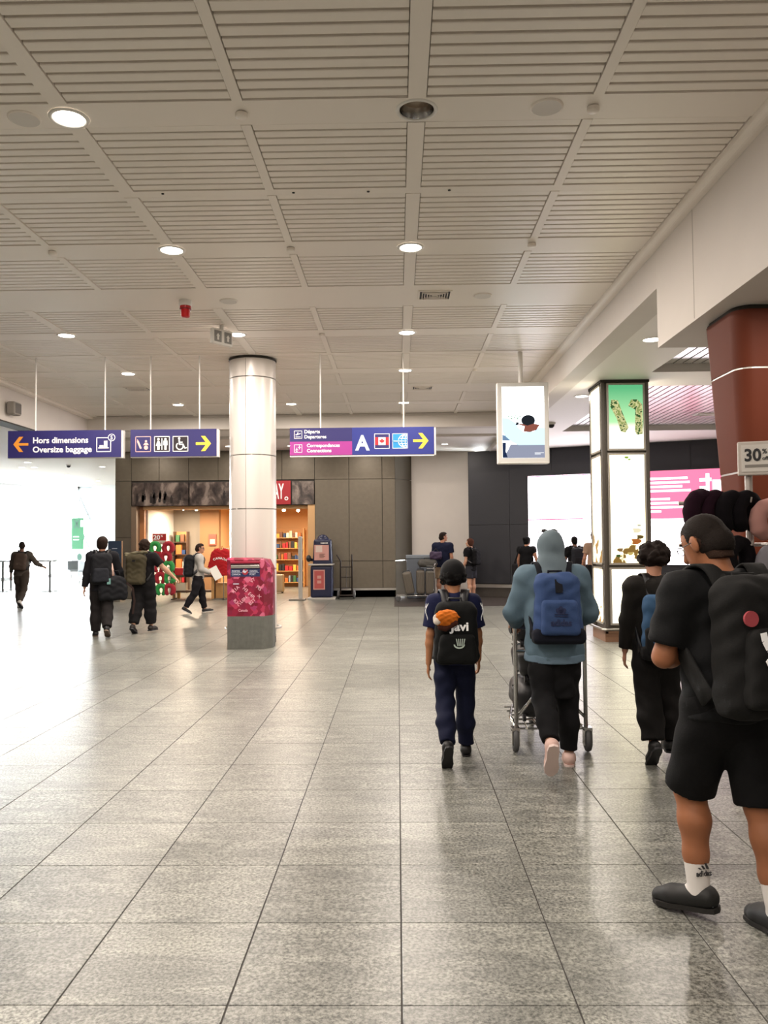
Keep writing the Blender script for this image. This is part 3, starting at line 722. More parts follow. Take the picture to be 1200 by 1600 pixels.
sh = [(-.325, .72), (-.325, .5), (-.27, .42), (-.18, .34), (-.08, .29), (.325, .29), (.325, .55), (.24, .56), (.16, .5), (.0, .49), (-.08, .56), (-.12, .63), (-.22, .70)]
scr(sh[::-1] if False else sh, lit('shirt', 'bcdcf0', 1.25), 3)
scr([(-.12, .62), (-.02, .62), (.02, .58), (-.0, .5), (.1, .49), (.2, .52), (.25, .6), (.16, .62), (.06, .59)][::-1], lit('hands', '9a5b4e', .7), 6)
scr([(.075+.11*math.cos(a)*(1 if abs(math.cos(a)) < .8 else .97), .67+.085*math.sin(a)) for a in np.linspace(0, 2*PI, 24, endpoint=False)], lit('hair', '2b2f36', .6), 5)
scr([(-.12, .6), (-.08, .6), (-.07, .64), (-.11, .645)], lit('watch', '20262c', .6), 7)
for i in range(9):
    a = rng.uniform(-.24, -.06); b = rng.uniform(.67, .74); scr([(a, b), (a+.03, b+.005), (a+.02, b+.02), (a-.005, b+.018)], lit('leaf', '9fbfa6', .9), 2)
text('VISA', .075, lit('visa_grey', 'c9cdd3', 1.1), t, (.12, -.0045, 1.1), off=.01, width=.16)
for k in range(2): scr(bar(.17, .165-.016*k, .31-.05*k, .165-.016*k, .008), lit('caption', 'eef2f6', 1.2), 3)

# ------------------------------------------------------------------ white round column
t = thing('round_column', 'white round metal clad column behind the red mailbox', 'column', (-2.315, 12.9, 0)); R = .37
MB().lathe([(R-.02, .1), (R-.02, CZ+.03)], n=40).build('core', M_seam, t, True)
zs = [.12, 1.165, 2.115, 2.965, 4.2, 4.5]
M_clad = mat('column_white', 'cbc4be', .35, .1)
for z0, z1 in zip(zs[:-1], zs[1:]):
    for a0, a1 in ((-1.70, .40), (.40, 2.50), (2.50, 4.583)):
        n = 18; V = []
        for rr in (R, R-.025):
            for z in (z0+.008, z1-.008):
                V += [(rr*math.cos(a), rr*math.sin(a), z) for a in np.linspace(a0+.008, a1-.008, n)]
        Fc = []
        for i in range(n-1):
            Fc += [(i, i+1, n+i+1, n+i), (i, 2*n+i, 2*n+i+1, i+1), (n+i, n+i+1, 3*n+i+1, 3*n+i)]
        Fc += [(0, n, 3*n, 2*n), (n-1, 3*n-1, 4*n-1, 2*n-1)]
        o = mesh_obj('cladding_panel', V, Fc, M_clad, t, True)
        md = o.modifiers.new('e', 'EDGE_SPLIT'); md.split_angle = .6
for z in zs[1:-1]: MB().lathe([(R-.01, z-.002), (R+.001, z-.002), (R+.001, z+.002), (R-.01, z+.002)], n=40).build('joint_ring', M_metal, t, True)
MB().lathe([(R+.005, 4.49), (R+.012, 4.5), (R+.012, 4.52), (R-.02, 4.53)], n=40).build('top_ring', M_seam, t, True)
MB().lathe([(R-.01, 0), (R-.01, .12)], n=40).build('base', mat('column_base', '4c4843', .6), t, True)
MB().tube([(.44*math.cos(a), .44*math.sin(a), .24) for a in np.linspace(0, 2*PI, 36, endpoint=False)], .014, 8, True).build('bumper_rail', M_metal, t, True)
for a in (-.5, 1.2, 2.9, 4.2): MB().tube([(.43*math.cos(a), .43*math.sin(a), .24), (.43*math.cos(a), .43*math.sin(a), .12), (.37*math.cos(a), .37*math.sin(a), .1)], .012).build('rail_bracket', M_metal, t)

# ------------------------------------------------------------------ red mailbox
t = thing('mailbox', 'red patterned street mailbox on a grey base in front of the column', 'mailbox', (-2.262, 12.02, 0))
x0, x1, y0, y1 = -.285, .285, 0, .5; ch = .085
out = [(x0, y0), (x1-ch*.3, y0), (x1+.06, y0+.16), (x1+.06, y1), (x0, y1)]
out = [(x0, y0), (.26, y0), (.365, .19), (.365, .42), (x0, .42)]
MB().poly(out, (0, 0, 0), (1, 0, 0), (0, 1, 0), .49).build('base', mat('mailbox_grey', '5f605a', .6, var=(14, .12)), t)
for i in range(9): box('base_rib', MC['mailbox_grey'], t, x0+.04+i*.055, x0+.06+i*.055, -.006, .002, .02, .46)
m = bpy.data.materials.new('mailbox_print'); m.use_nodes = True; nt = m.node_tree; b = nt.nodes['Principled BSDF']; b.inputs['Roughness'].default_value = .3
tc = nt.nodes.new('ShaderNodeTexCoord'); mp = nt.nodes.new('ShaderNodeMapping'); mp.inputs['Rotation'].default_value = (0, .8, 0); nt.links.new(tc.outputs['Object'], mp.inputs[0])
vo = nt.nodes.new('ShaderNodeTexVoronoi'); vo.distance = 'CHEBYCHEV'; vo.inputs['Scale'].default_value = 13; nt.links.new(mp.outputs[0], vo.inputs['Vector'])
rp = nt.nodes.new('ShaderNodeValToRGB'); rp.color_ramp.interpolation = 'CONSTANT'; e = rp.color_ramp.elements
e[0].color = (*lin('700a26'), 1); e[1].position = .3; e[1].color = (*lin('861334'), 1)
for p_, c_ in ((.55, '7a1636'), (.72, 'a8304f'), (.86, '96305a'), (.94, 'c4607c')): el = e.new(p_); el.color = (*lin(c_), 1)
sp = nt.nodes.new('ShaderNodeSeparateColor'); nt.links.new(vo.outputs['Color'], sp.inputs[0]); nt.links.new(sp.outputs[0], rp.inputs[0]); nt.links.new(rp.outputs[0], b.inputs['Base Color'])
bd = MB(); V = [(a, b_, .49) for a, b_ in out]+[(a, b_, 1.23) for a, b_ in out]+[(x0, .07, 1.35), (.2, .07, 1.35), (.24, .19, 1.35), (.24, .5, 1.35), (x0, .5, 1.35)]
V = [(a, b_, .49) for a, b_ in out]+[(x0, 0, 1.33), (.26, 0, 1.33), (.365, .19, 1.2), (.365, .42, 1.2), (x0, .42, 1.33)]+[(x0, .03, 1.36), (.24, .03, 1.36), (.3, .2, 1.33), (.3, .42, 1.33), (x0, .42, 1.36)]
Fc = [(4, 3, 2, 1, 0)]+[(i, (i+1) % 5, 5+(i+1) % 5, 5+i) for i in range(5)]+[(5+i, 5+(i+1) % 5, 10+(i+1) % 5, 10+i) for i in range(5)]+[(10, 11, 12, 13, 14)]
mesh_obj('body', V, Fc, m, t)
box('slot_recess', mat('mail_dark', '3d0a18', .6), t, -.235, .2, -.003, .02, 1.215, 1.3)
box('flap', M_metal, t, -.225, .205, -.03, -.002, 1.205, 1.25, .004); box('flap_top', mat('mail_red', '8e1232', .35), t, -.235, .21, -.02, 0, 1.275, 1.31, .004)
plate(-.235, .205, 1.08, 1.2, -.0005, .003).build('nameplate', mat('post_navy', '1d2556', .5), t)
M_pt = mat('post_text', 'cdd3e2', .5)
for x, l1, l2 in ((-.215, 'POSTES', 'CANADA'), (.05, 'CANADA', 'POST')):
    text(l1, .038, M_pt, t, (x, -.004, 1.148), off=.02, width=.12); text(l2, .038, M_pt, t, (x, -.004, 1.1), off=.02, width=.13 if l2 == 'CANADA' else .09)
plate(-.22, .19, 1.139, 1.142, -.0035, .001).build('nameplate_line', M_pt, t)
MB().poly([(.045*math.cos(a), .045*math.sin(a)) for a in np.linspace(0, 2*PI, 20, endpoint=False)], (-.015, -.004, 1.15), (1, 0, 0), (0, 0, 1), .002).build('emblem', mat('post_red', 'b02a3a', .5), t)
MB().poly([(-.04, .0), (.0, -.02), (.045, .03), (.0, .012), (-.02, .04)], (-.015, -.0065, 1.15), (1, 0, 0), (0, 0, 1), .002).build('emblem_wing', M_pt, t)
text('Canada', .055, mat('post_pink', 'd9a0ae', .5), t, (-.12, -.002, .56), off=.01, width=.14)
box('label', M_pt, t, -.195, -.11, -.003, 0, .965, .978)
for s_, x, z, a in (('E4P', .02, .82, -.75), ('V7', .08, .98, .7), ('K1A', -.19, .83, .75), ('H3', -.06, .9, -.75), ('L0N', -.07, .68, .75), ('B2T', .06, .65, .75), ('R3C', -.2, .72, -.75), ('X', .19, .75, .7), ('M5', .14, .92, -.7)):
    o = text(s_, .07, MC['post_pink'], t, (x, -.002, z), rot=(PI/2, -a, 0), off=.01)

# ------------------------------------------------------------------ backlit poster column
t = thing('lightbox_column', 'square column of glowing backlit poster panels', 'lightbox', (3.57, 12.6, 0))
x0, x1, y0, y1, zt = -.37, .37, 0, .8, 4.08
M_lf = mat('lightbox_frame', '57514a', .45, .3)
box('core', M_lf, t, x0+.05, x1-.05, .05, y1-.05, 0, zt)
for x in (x0, x1):
    for y in (y0, y1): box('corner_post', M_lf, t, min(x, x*.86), max(x, x*.86), y-.0 if y == 0 else y-.06, y+.06 if y == 0 else y, .12, zt-.02, .006)
box('base', mat('lightbox_base', '7b5a44', .5), t, x0, x1, y0, y1, 0, .16)
MB().tube([(x0-.05, y0-.03, .2), (x0, y0-.06, .2), (x1, y0-.06, .2), (x1+.05, y0-.03, .2), (x1+.06, y1, .2), (x0-.06, y1, .2)], .018, 8, True).build('bumper_rail', M_metal, t)
box('top_cap', M_seam, t, x0-.01, x1+.01, y0-.01, y1, zt-.04, zt)
def poster(name, build):
    m = bpy.data.materials.new(name); m.use_nodes = True; nt = m.node_tree; nt.nodes.remove(nt.nodes['Principled BSDF'])
    e = nt.nodes.new('ShaderNodeEmission'); nt.links.new(e.outputs[0], nt.nodes['Material Output'].inputs[0])
    g = nt.nodes.new('ShaderNodeTexCoord'); build(nt, g, e); return m
def p_green(nt, g, e):
    s_ = nt.nodes.new('ShaderNodeSeparateXYZ'); nt.links.new(g.outputs['Generated'], s_.inputs[0])
    r = nt.nodes.new('ShaderNodeValToRGB'); q_ = r.color_ramp.elements; q_[0].position = .22; q_[0].color = (1.3, 1.25, 1.0, 1); q_[1].position = .42; q_[1].color = (.30, .55, .28, 1); x_ = q_.new(.95); x_.color = (.07, .29, .13, 1)
    nt.links.new(s_.outputs[2], r.inputs[0]); nt.links.new(r.outputs[0], e.inputs[0]); e.inputs[1].default_value = 1.35
def p_cream(base, spots, lo=.58, sc_=5, st=3.0):
    def f(nt, g, e):
        n = nt.nodes.new('ShaderNodeTexNoise'); n.inputs['Scale'].default_value = sc_; n.inputs['Detail'].default_value = 5; nt.links.new(g.outputs['Object'], n.inputs['Vector'])
        s_ = nt.nodes.new('ShaderNodeSeparateXYZ'); nt.links.new(g.outputs['Generated'], s_.inputs[0])
        mr = nt.nodes.new('ShaderNodeMapRange'); mr.inputs[1].default_value = .1; mr.inputs[2].default_value = .5; mr.inputs[3].default_value = .06; mr.inputs[4].default_value = -.25; nt.links.new(s_.outputs[2], mr.inputs[0])
        a = nt.nodes.new('ShaderNodeMath'); a.operation = 'ADD'; nt.links.new(n.outputs[0], a.inputs[0]); nt.links.new(mr.outputs[0], a.inputs[1])
        r = nt.nodes.new('ShaderNodeValToRGB'); q_ = r.color_ramp.elements; q_[0].position = lo; q_[0].color = (*lin(base), 1); q_[1].position = lo+.06; q_[1].color = (*[c/st*.8 for c in lin(spots)], 1)
        nt.links.new(a.outputs[0], r.inputs[0]); nt.links.new(r.outputs[0], e.inputs[0]); e.inputs[1].default_value = st
    return f
P1 = poster('poster_green', p_green); P2 = poster('poster_market', p_cream('fff1c4', '8a6a35', .55, 6, 3.0)); P3 = poster('poster_pale', p_cream('fff6d8', 'e8c98a', .75, 3, 3.0)); P4 = poster('poster_side', p_cream('fff0cc', 'c79a62', .5, 5, 2.8))
M_pf = mat('poster_trim', 'a8a298', .4, .3)
zz = [(2.97, 4.03), (1.19, 2.93), (.26, 1.15)]
for i, (z0, z1) in enumerate(zz):
    fx0, fx1 = x0+.085, x1-.06
    o = box('poster_panel', (P1, P2, P3)[i], t, fx0+.03, fx1-.03, y0+.01, y0+.03, z0+.03, z1-.03)
    MB().box(fx0, fx1, y0-.004, y0+.03, z0, z0+.03).box(fx0, fx1, y0-.004, y0+.03, z1-.03, z1).box(fx0, fx0+.03, y0-.004, y0+.03, z0+.03, z1-.03).box(fx1-.03, fx1, y0-.004, y0+.03, z0+.03, z1-.03).build('panel_frame', M_pf, t)
    for sx_, X in ((-1, x0), (1, x1)):
        xa, xb_ = (X+.01, X+.03) if sx_ < 0 else (X-.03, X-.01)
        box('poster_panel', P4 if i else P3, t, xa, xb_, y0+.11, y1-.11, z0+.03, z1-.03)
        xa, xb_ = (X-.003, X+.03) if sx_ < 0 else (X-.03, X+.003)
        MB().box(xa, xb_, y0+.07, y1-.07, z0, z0+.03).box(xa, xb_, y0+.07, y1-.07, z1-.03, z1).box(xa, xb_, y0+.07, y0+.11, z0, z1).box(xa, xb_, y1-.11, y1-.07, z0, z1).build('panel_frame', M_pf, t)
# leafy letter shapes printed on the green poster
def p_leaf(nt, g, e):
    n = nt.nodes.new('ShaderNodeTexNoise'); n.inputs['Scale'].default_value = 16; n.inputs['Detail'].default_value = 2; nt.links.new(g.outputs['Object'], n.inputs['Vector'])
    r = nt.nodes.new('ShaderNodeValToRGB'); q_ = r.color_ramp.elements; q_[0].position = .42; q_[0].color = (*lin('35532c'), 1); q_[1].position = .5; q_[1].color = (*lin('c9c48e'), 1); x_ = q_.new(.6); x_.color = (*lin('7d8a50'), 1)
    nt.links.new(n.outputs[0], r.inputs[0]); nt.links.new(r.outputs[0], e.inputs[0]); e.inputs[1].default_value = 1.0
m_leafy = poster('poster_leaves', p_leaf)
for pts in ([(.02, .70), (.04, .80), (.14, .79), (.20, .62), (.30, .36), (.25, .28), (.18, .3), (.12, .5)], [(.30, .7), (.35, .8), (.44, .8), (.52, .72), (.52, .26), (.43, .24), (.40, .3), (.41, .64)]):
    MB().poly(pts[::-1], (x0+.12, y0+.008, 2.97), (1, 0, 0), (0, 0, 1.0), -.003).build('poster_letter', m_leafy, t)
for c, r, cl in (((-.13, 1.42), .045, '7a5f3a'), ((.11, 1.55), .07, '9c5c2c'), ((.17, 1.62), .05, '5b4a2a'), ((.12, 1.72), .06, 'd9cfae'), ((-.16, 1.33), .035, '40502a'), ((.2, 1.42), .05, '8a7a3a'), ((.02, 1.36), .04, 'b09a5a'), ((.16, 1.8), .03, 'b9b6a0'), ((-.01, 2.86), .03, '7d9a3c'), ((.03, 2.83), .022, '8fae4c')):
    MB().poly([(r*math.cos(a)*(1+.3*math.sin(3*a+c[0]*9)), r*.8*math.sin(a)*(1+.25*math.cos(2*a))) for a in np.linspace(0, 2*PI, 18, endpoint=False)], (c[0]+.02, y0+.009, c[1]), (1, 0, 0), (0, 0, 1), .002).build('poster_spot', lit('spot'+cl, cl, 1.0), t)

# ------------------------------------------------------------------ big brown column at the right
t = thing('brown_column', 'large red-brown column with rounded corners and steel bands', 'column', (3.4, 6.87, 0))
M_brn = mat('column_brown', '5e2c1b', .6, 0, spec=.15, var=(1.2, .1))
def rrect(hx, hy, r, n=7):
    return [(sx_*(hx-r)+r*math.cos(a), sy_*(hy-r)+r*math.sin(a)) for sx_, sy_, a0 in ((1, -1, -PI/2), (1, 1, 0), (-1, 1, PI/2), (-1, -1, PI)) for a in np.linspace(a0, a0+PI/2, n)]
def prism(z0, z1, d0, d1, r=.14):
    A, B = rrect(.655+d0, .37+d0, r), rrect(.655+d1, .37+d1, r); n = len(A)
    return [(a, b, z0) for a, b in A]+[(a, b, z1) for a, b in B], [(i, (i+1) % n, n+(i+1) % n, n+i) for i in range(n)]+[tuple(range(n-1, -1, -1)), tuple(range(n, 2*n))]
hw_ = lambda z: .05*(z-3.48)
for z0, z1 in ((.12, .46), (.46, 1.29), (1.29, 2.13), (2.13, 2.97), (2.97, 3.45)):
    V, Fc = prism(z0+.008, z1-.008, hw_(z0), hw_(z1)); o = mesh_obj('cladding_panel', V, Fc, M_brn, t, True); o.modifiers.new('e', 'EDGE_SPLIT').split_angle = .7
    V, Fc = prism(z1-.008, z1+.008, hw_(z1)-.006, hw_(z1)-.006); mesh_obj('steel_band', V, Fc, M_metal if z1 < 3.3 else M_seam, t)
V, Fc = prism(0, .128, hw_(0)-.02, hw_(0)-.02); mesh_obj('base', V, Fc, M_kick, t)
V, Fc = prism(3.44, 3.48, -.02, -.02); mesh_obj('shadow_gap', V, Fc, M_seam, t)

# ------------------------------------------------------------------ LED video wall
vw = bpy.data.objects.new('video_wall', None); link(vw); vw.matrix_world = Mdw
tag(vw, 'huge bright white and pink LED video wall on the charcoal wall', 'screen')
vx0, vx1, vz0, vz1 = 1.72, 6.7, .93, 3.33
box('casing', M_black, vw, vx0-.03, vx1+.03, -.05, 0, vz0-.03, vz1+.03)
E_vw = emat('led_white', 'fdf4fa', 5.5); E_pk = emat('led_pink', 'ee6f90', 1.4); E_tx = emat('led_text', 'fff4f6', 2.6)
n = 5; wx = (vx1-vx0)/n; zm = 2.14
for i in range(n):
    for z0, z1 in ((vz0, zm), (zm, vz1)):
        box('led_panel', E_vw, vw, vx0+i*wx+.002, vx0+i*wx+wx-.002, -.07, -.05, z0+.002, z1-.002)
def vw_rect(name, m, a, b, z0, z1, y=-.0705): MB().box(a, b, y-.002, y, z0, z1).build(name, m, vw)
vw_rect('display_line', E_pk, vx0, 3.2, zm-.02, zm+.015); vw_rect('display_line', E_pk, vx0, vx1, vz1-.03, vz1-.005)
pk0 = 4.55
vw_rect('display_field', E_pk, pk0, vx1, 2.1, vz1)
for i, ln in enumerate((1.15, 1.2, 1.02, 1.22, 0, .72, .95, 1.05, .5)):
    if ln: vw_rect('text_line', E_tx, pk0+.12, pk0+.12+ln, 3.1-i*.105, 3.155-i*.105, -.073)
for a, z, l_ in ((0, 3.1, .28), (.0, 2.9, .2), (.02, 2.72, .2)): vw_rect('display_icon', E_tx, 6.1+a, 6.1+a+l_, z-.08, z+.0, -.073)
vw_rect('display_icon', E_tx, 6.25, 6.33, 2.6, 3.22, -.0735); vw_rect('display_icon', E_tx, 6.4, 6.6, 2.5, 3.05, -.074)
for a, b_, z0, z1 in ((4.05, 4.1, 2.02, 2.08), (4.1, 4.16, 2.06, 2.13), (4.14, 4.2, 3.2, 3.3)): vw_rect('display_mark', E_pk, a, b_, z0, z1, -.0735)

# ------------------------------------------------------------------ small ceiling equipment
t = thing('wall_speaker', 'small grey speaker on the left fascia at the picture edge', 'speaker', (-7.2, 14.75, 3.98)); box('bracket', M_metal, t, 0, .04, -.04, .04, .05, .15); box('case', mat('speaker_grey', '8d8780', .5), t, .04, .2, -.14, .14, 0, .24, .03); box('grille', mat('speaker_dark', '5d5853', .6), t, .2, .205, -.11, .11, .03, .21)
for x, y, z, lb in ((-11.3, 27.5, 4.318, 'small black dome camera on the left hall ceiling'), (3.3, 17.2, 4.078, 'small black dome camera under the right soffit')):
    t = thing('dome_camera', lb, 'camera', (x, y, z)); MB().lathe([(.09, 0), (.09, -.03), (.075, -.04)], n=18).build('mount', M_white, t, True); MB().lathe([(.072, -.035), (.06, -.08), (.03, -.105), (.001, -.11)], n=18).build('dome', M_black, t, True)
t = thing('strip_lamp', 'short glowing strip lamp at the bronze wall corner', 'lamp', (-8.0, 22.6, 4.02)); box('housing', M_metal, t, -.18, .12, -.04, .04, .03, .2); box('tube', emat('strip_glow', 'fff2d8', 6), t, -.17, .11, -.03, .03, 0, .03)
# ------------------------------------------------------------------ souvenir shop interior
M_beige = mat('shop_beige', 'd3a877', .7); M_tan = mat('shop_tan', '8f6a47', .7); M_grey = mat('shop_grey', '8b8378', .7); M_offw = mat('shop_white', 'd5d6d2', .6)
M_wood = mat('shop_wood', 'c9985f', .5, var=(6, .12)); M_dkw = mat('dark_wood', '4a3527', .55)
struct('wall_shop_left', MB().box(-7.6, -7.3, 23.5, 26.3, 0, 2.8), M_offw, 'white side wall inside the souvenir shop')
struct('wall_shop_back', MB().box(-7.3, -6.42, 26.2, 26.4, 0, 2.8), M_grey)
struct('wall_shop_brown', MB().box(-6.42, -5.8, 26.1, 26.4, 0, 2.8), M_tan)
struct('wall_shop_return', MB().box(-5.9, -5.8, 26.4, 29, 0, 2.8), M_beige)
struct('wall_shop_end', MB().box(-5.9, -2.2, 29, 29.2, 0, 2.8), M_beige)
struct('wall_shop_right', MB().box(-2.42, -2.2, 23.5, 29, 0, 2.8), M_beige, 'warm beige side wall inside the shop')
struct('ceiling_shop', MB().box(-7.7, -2.1, 23.5, 29.2, 2.8, 2.9), M_beige)
jm = struct('trim_11', MB().box(-7.63, -7.48, 22.99, 23.5, 0, 2.65), mat('jamb_bronze', '7d6a58', .5)); 
struct('trim_12', MB().box(-7.48, -7.35, 23.3, 23.5, 0, 2.65), mat('jamb_orange', 'b07a4e', .5))
struct('trim_13', MB().box(-2.56, -2.36, 22.99, 23.5, 0, 2.65).box(-7.35, -2.56, 23.2, 23.5, 2.55, 2.65), M_beige, 'pale beige door jamb of the shop')
# photo band over the entrance
def photo_mat():
    m = bpy.data.materials.new('old_photo'); m.use_nodes = True; nt = m.node_tree; b = nt.nodes['Principled BSDF']; b.inputs['Roughness'].default_value = .35
    tc = nt.nodes.new('ShaderNodeTexCoord'); mp = nt.nodes.new('ShaderNodeMapping'); mp.inputs['Scale'].default_value = (2.2, 1, 1.4); nt.links.new(tc.outputs['Object'], mp.inputs[0])
    n = nt.nodes.new('ShaderNodeTexNoise'); n.inputs['Scale'].default_value = 1.8; n.inputs['Detail'].default_value = 8; n.inputs['Roughness'].default_value = .6; n.inputs['Distortion'].default_value = .6; nt.links.new(mp.outputs[0], n.inputs['Vector'])
    r = nt.nodes.new('ShaderNodeValToRGB'); e = r.color_ramp.elements; e[0].position = .36; e[0].color = (*lin('2a2222'), 1); e[1].position = .66; e[1].color = (*lin('91837a'), 1); x = e.new(.5); x.color = (*lin('4f443f'), 1)
    nt.links.new(n.outputs[0], r.inputs[0]); nt.links.new(r.outputs[0], b.inputs['Base Color']); return m
M_photo = photo_mat()
t = thing('photo_banner', 'band of old black-and-white photographs above the shop entrance', 'banner', (-7.6, 22.96, 2.66))
for i, (a, b) in enumerate(((0, 1.62), (1.66, 2.95), (2.97, 3.42), (4.6, 5.22))):
    o = box('photo_panel', M_photo, t, a, b, 0, .04, 0, .66)
b = MB()
for k in range(26):                                          # printed figures of the crowd, flat silhouettes
    x = rng.uniform(.1, 1.5) if k < 17 else rng.uniform(2.6, 4.0); z = rng.uniform(.05, .22); h = rng.uniform(.14, .3)
    b.poly([(x-.03, z), (x+.03, z), (x+.04, z+h*.7), (x+.018, z+h*.75), (x+.02, z+h), (x-.02, z+h), (x-.018, z+h*.75), (x-.04, z+h*.7)], (0, -.001, 0), (1, 0, 0), (0, 0, 1), .002)
b.build('photo_figures', mat('photo_black', '241d1d', .5), t)['kind'] = 'stuff'
t = thing('shop_sign', 'red shop sign with tall white letters beside the column', 'sign', (-3.04, 22.95, 2.66))
box('panel', mat('shop_red', 'a3202a', .45), t, -1.1, 0, -.03, .04, 0, .68, .004)
text('AY', .62, M_let, t, (-.2, -.032, .17), off=.02, align='RIGHT', width=.3, height=.44)
MB().poly([(.055*math.cos(a), .055*math.sin(a)) for a in np.linspace(0, 2*PI, 18, endpoint=False)], (-.12, -.033, .17), (1, 0, 0), (0, 0, 1), .003).build('emblem', M_let, t)
MB().poly([(.036*a_, .036*b_) for a_, b_ in leaf], (-.12, -.037, .17), (1, 0, 0), (0, 0, 1), .003).build('emblem_leaf', MC['shop_red'], t)
# track spots
M_bulb = emat('warm_bulb', 'ffe2b0', 45.0)
SH = [(-6.55, 24.6, 'left bright spotlight under the shop photo band'), (-6.25, 25.0, 'right bright spotlight of the pair under the photo band'), (-3.72, 26.4, 'shop spotlight right of the column, left one'),
      (-3.3, 26.8, 'shop spotlight right of the column, right one'), (-5.0, 25.2, 'shop spotlight hidden behind the column')]
for x, y, lb in SH:
    t = thing('shop_spotlight', lb, 'spotlight', (x, y, 2.8))
    MB().cone((0, 0, 0), (0, 0, -.1), .015).build('stem', M_white, t); MB().cone((0, .06, -.1), (0, -.05, -.17), .045, .06, 14).build('can', M_white, t)
    MB().cone((0, -.05, -.17), (0, -.056, -.174), .05, .048, 14).build('bulb', M_bulb, t)
    lamp_light(t, 'lamp', 60, (1, .8, .58), .12, (0, -.03, -.22))

# products on shelves
PN = ['red', 'cream', 'blue', 'yellow', 'green', 'white', 'brown', 'orange', 'black', 'pale blue']
ORD = ['first', 'second', 'third', 'fourth', 'fifth', 'sixth', 'seventh', 'eighth', 'ninth', 'tenth', 'eleventh', 'twelfth', 'thirteenth', 'fourteenth']
PC = ['b5232b', 'd7cbb5', '2d4a7a', 'e2b04a', '3b6b45', 'efe6d8', '77503a', 'c76a2e', '1d1d22', '8aa0ae']
M_prod = [mat('product_%s' % c, c, .5) for c in PC]
cube_me = [MB().box(-.5, .5, -.5, .5, 0, 1, .04).build('x', m).data for m in M_prod]
for o in [o for o in bpy.data.objects if o.name.startswith('x')]: bpy.data.objects.remove(o)
def product(x, y, z, w, d, h, label, group, cat='box', k=None):
    o = bpy.data.objects.new('souvenir_box', cube_me[rng.integers(len(cube_me)) if k is None else k]); link(o); o.location = (x, y, z); o.scale = (w, d, h)
    return tag(o, label, cat, group)
def shelf_unit(label, x0, x1, y, zs, grp, plabel, d=.35, m=M_wood, hmin=.12, hmax=.26):
    t = thing('shop_shelf', label, 'shelf', ((x0+x1)/2, y, 0)); w = (x1-x0)/2
    for s_ in (-1, 1): box('side_panel', m, t, min(s_*w, s_*(w-.03)), max(s_*w, s_*(w-.03)), 0, d, 0, zs[-1]+.35)
    box('back_panel', mat('shelf_back', 'b98a58', .6), t, -w+.03, w-.03, d-.02, d, 0, zs[-1]+.35)
    for z in zs: box('board', m, t, -w+.03, w-.03, 0, d-.02, z, z+.025)
    for bi, z in enumerate(zs):
        x = x0+.06; ni = 0
        while x < x1-.12:
            ww = rng.uniform(.06, .13); k = int(rng.integers(len(PN))); product(x+ww/2, y+.14, z+.025, ww*.94, .16, rng.uniform(hmin, hmax), '%s box %s from left on %s board up, %s' % (PN[k], ORD[ni], ORD[bi], plabel), grp, 'box', k); x += ww+rng.uniform(.0, .03); ni += 1
shelf_unit('lit wooden shelf of souvenirs at the back of the shop', -4.5, -3.3, 28.4, [.15, .55, .95, 1.35, 1.72], 'souvenirs on the lit back shelf', 'lit back shop shelf')
shelf_unit('narrow dark shelf with orange bags beside the grey shop wall', -7.15, -6.7, 25.6, [.3, .75, 1.2, 1.6], 'goods on the narrow dark shelf', 'narrow dark shelf', m=M_dkw, d=.3)
for i, z in enumerate((1.225, .775)):
    product(-6.97, 25.62, z, .16, .14, .3, 'orange paper bag on the dark shelf, %s one' % ('upper' if i == 0 else 'lower'), None, 'bag', 7)
shelf_unit('tall shelf of gifts beyond the beige shop wall', -5.75, -4.95, 28.4, [.3, .7, 1.1, 1.5, 1.8], 'gifts on the tall shelf beyond the wall', 'tall gift shelf')
t = thing('wall_poster', 'small framed poster on the brown shop wall', 'poster', (-6.0, 26.08, 1.5)); box('frame', mat('frame_red', '9c4a3c', .5), t, -.12, .12, -.02, .02, 0, .36); box('print', mat('print_pale', 'd9b9a0', .6), t, -.08, .08, -.024, -.02, .05, .2)
# low wooden display table with red box
t = thing('display_table', 'low dark wooden display table in front of the shop', 'table', (-5.75, 22.9, 0))
box('top', M_dkw, t, -.62, .62, -.3, .3, .62, .68, .006); box('shelf', M_dkw, t, -.56, .56, -.26, .26, .2, .24)
for a in (-.55, .55):
    for b_ in (-.24, .24): box('leg', M_wood, t, a-.04, a+.04, b_-.04, b_+.04, 0, .62)
for i, x in enumerate((-6.2, -5.75, -5.35)): product(x, 22.9, .68, .34, .3, .12 if i else .2, ['tall red box at the left of the display table', 'flat red box in the middle of the display table', 'pale box at the right of the display table'][i], None, 'box', 0 if i < 2 else 5)
for i, x in enumerate((-6.15, -5.7)): product(x, 22.9, .24, .28, .26, .22, ['pale crate under the display table, left', 'pale crate under the display table, right'][i], None, 'crate', 1)
# rack of red and green neck pillows with sale sign
def neck_pillow(name, label, cat, M4, m, r=.105, tr=.052, h=.012, group=None, wr=None):
    """U-shaped cushion, opening down, in the xz plane"""
    if m.name not in NPC:
        s_ = SDF(h, .02)
        a = [(r*math.sin(q_)*.92, 0, r*math.cos(q_)) for q_ in np.linspace(-2.55, 2.55, 11)]
        rr_ = [tr*.82]+[tr*(.95+.12*abs(q_)/2.5) for q_ in np.linspace(-2.55, 2.55, 11)][1:-1]+[tr*.82]
        s_.chain(a, rr_); o = s_.mesh(name, m, None); NPC[m.name] = o.data
    else: o = bpy.data.objects.new(name, NPC[m.name]); link(o)
    o.matrix_world = M4; return tag(o, label, cat, group)
NPC = {}
M_gr = mat('pillow_green', '2e9a4a', .8, sheen=.3); M_rd = mat('pillow_red', 'a8182c', .8, sheen=.3)
t = thing('pillow_rack', 'black wire rack of red and green neck pillows with a sale sign', 'rack', (-6.5, 22.3, 0))
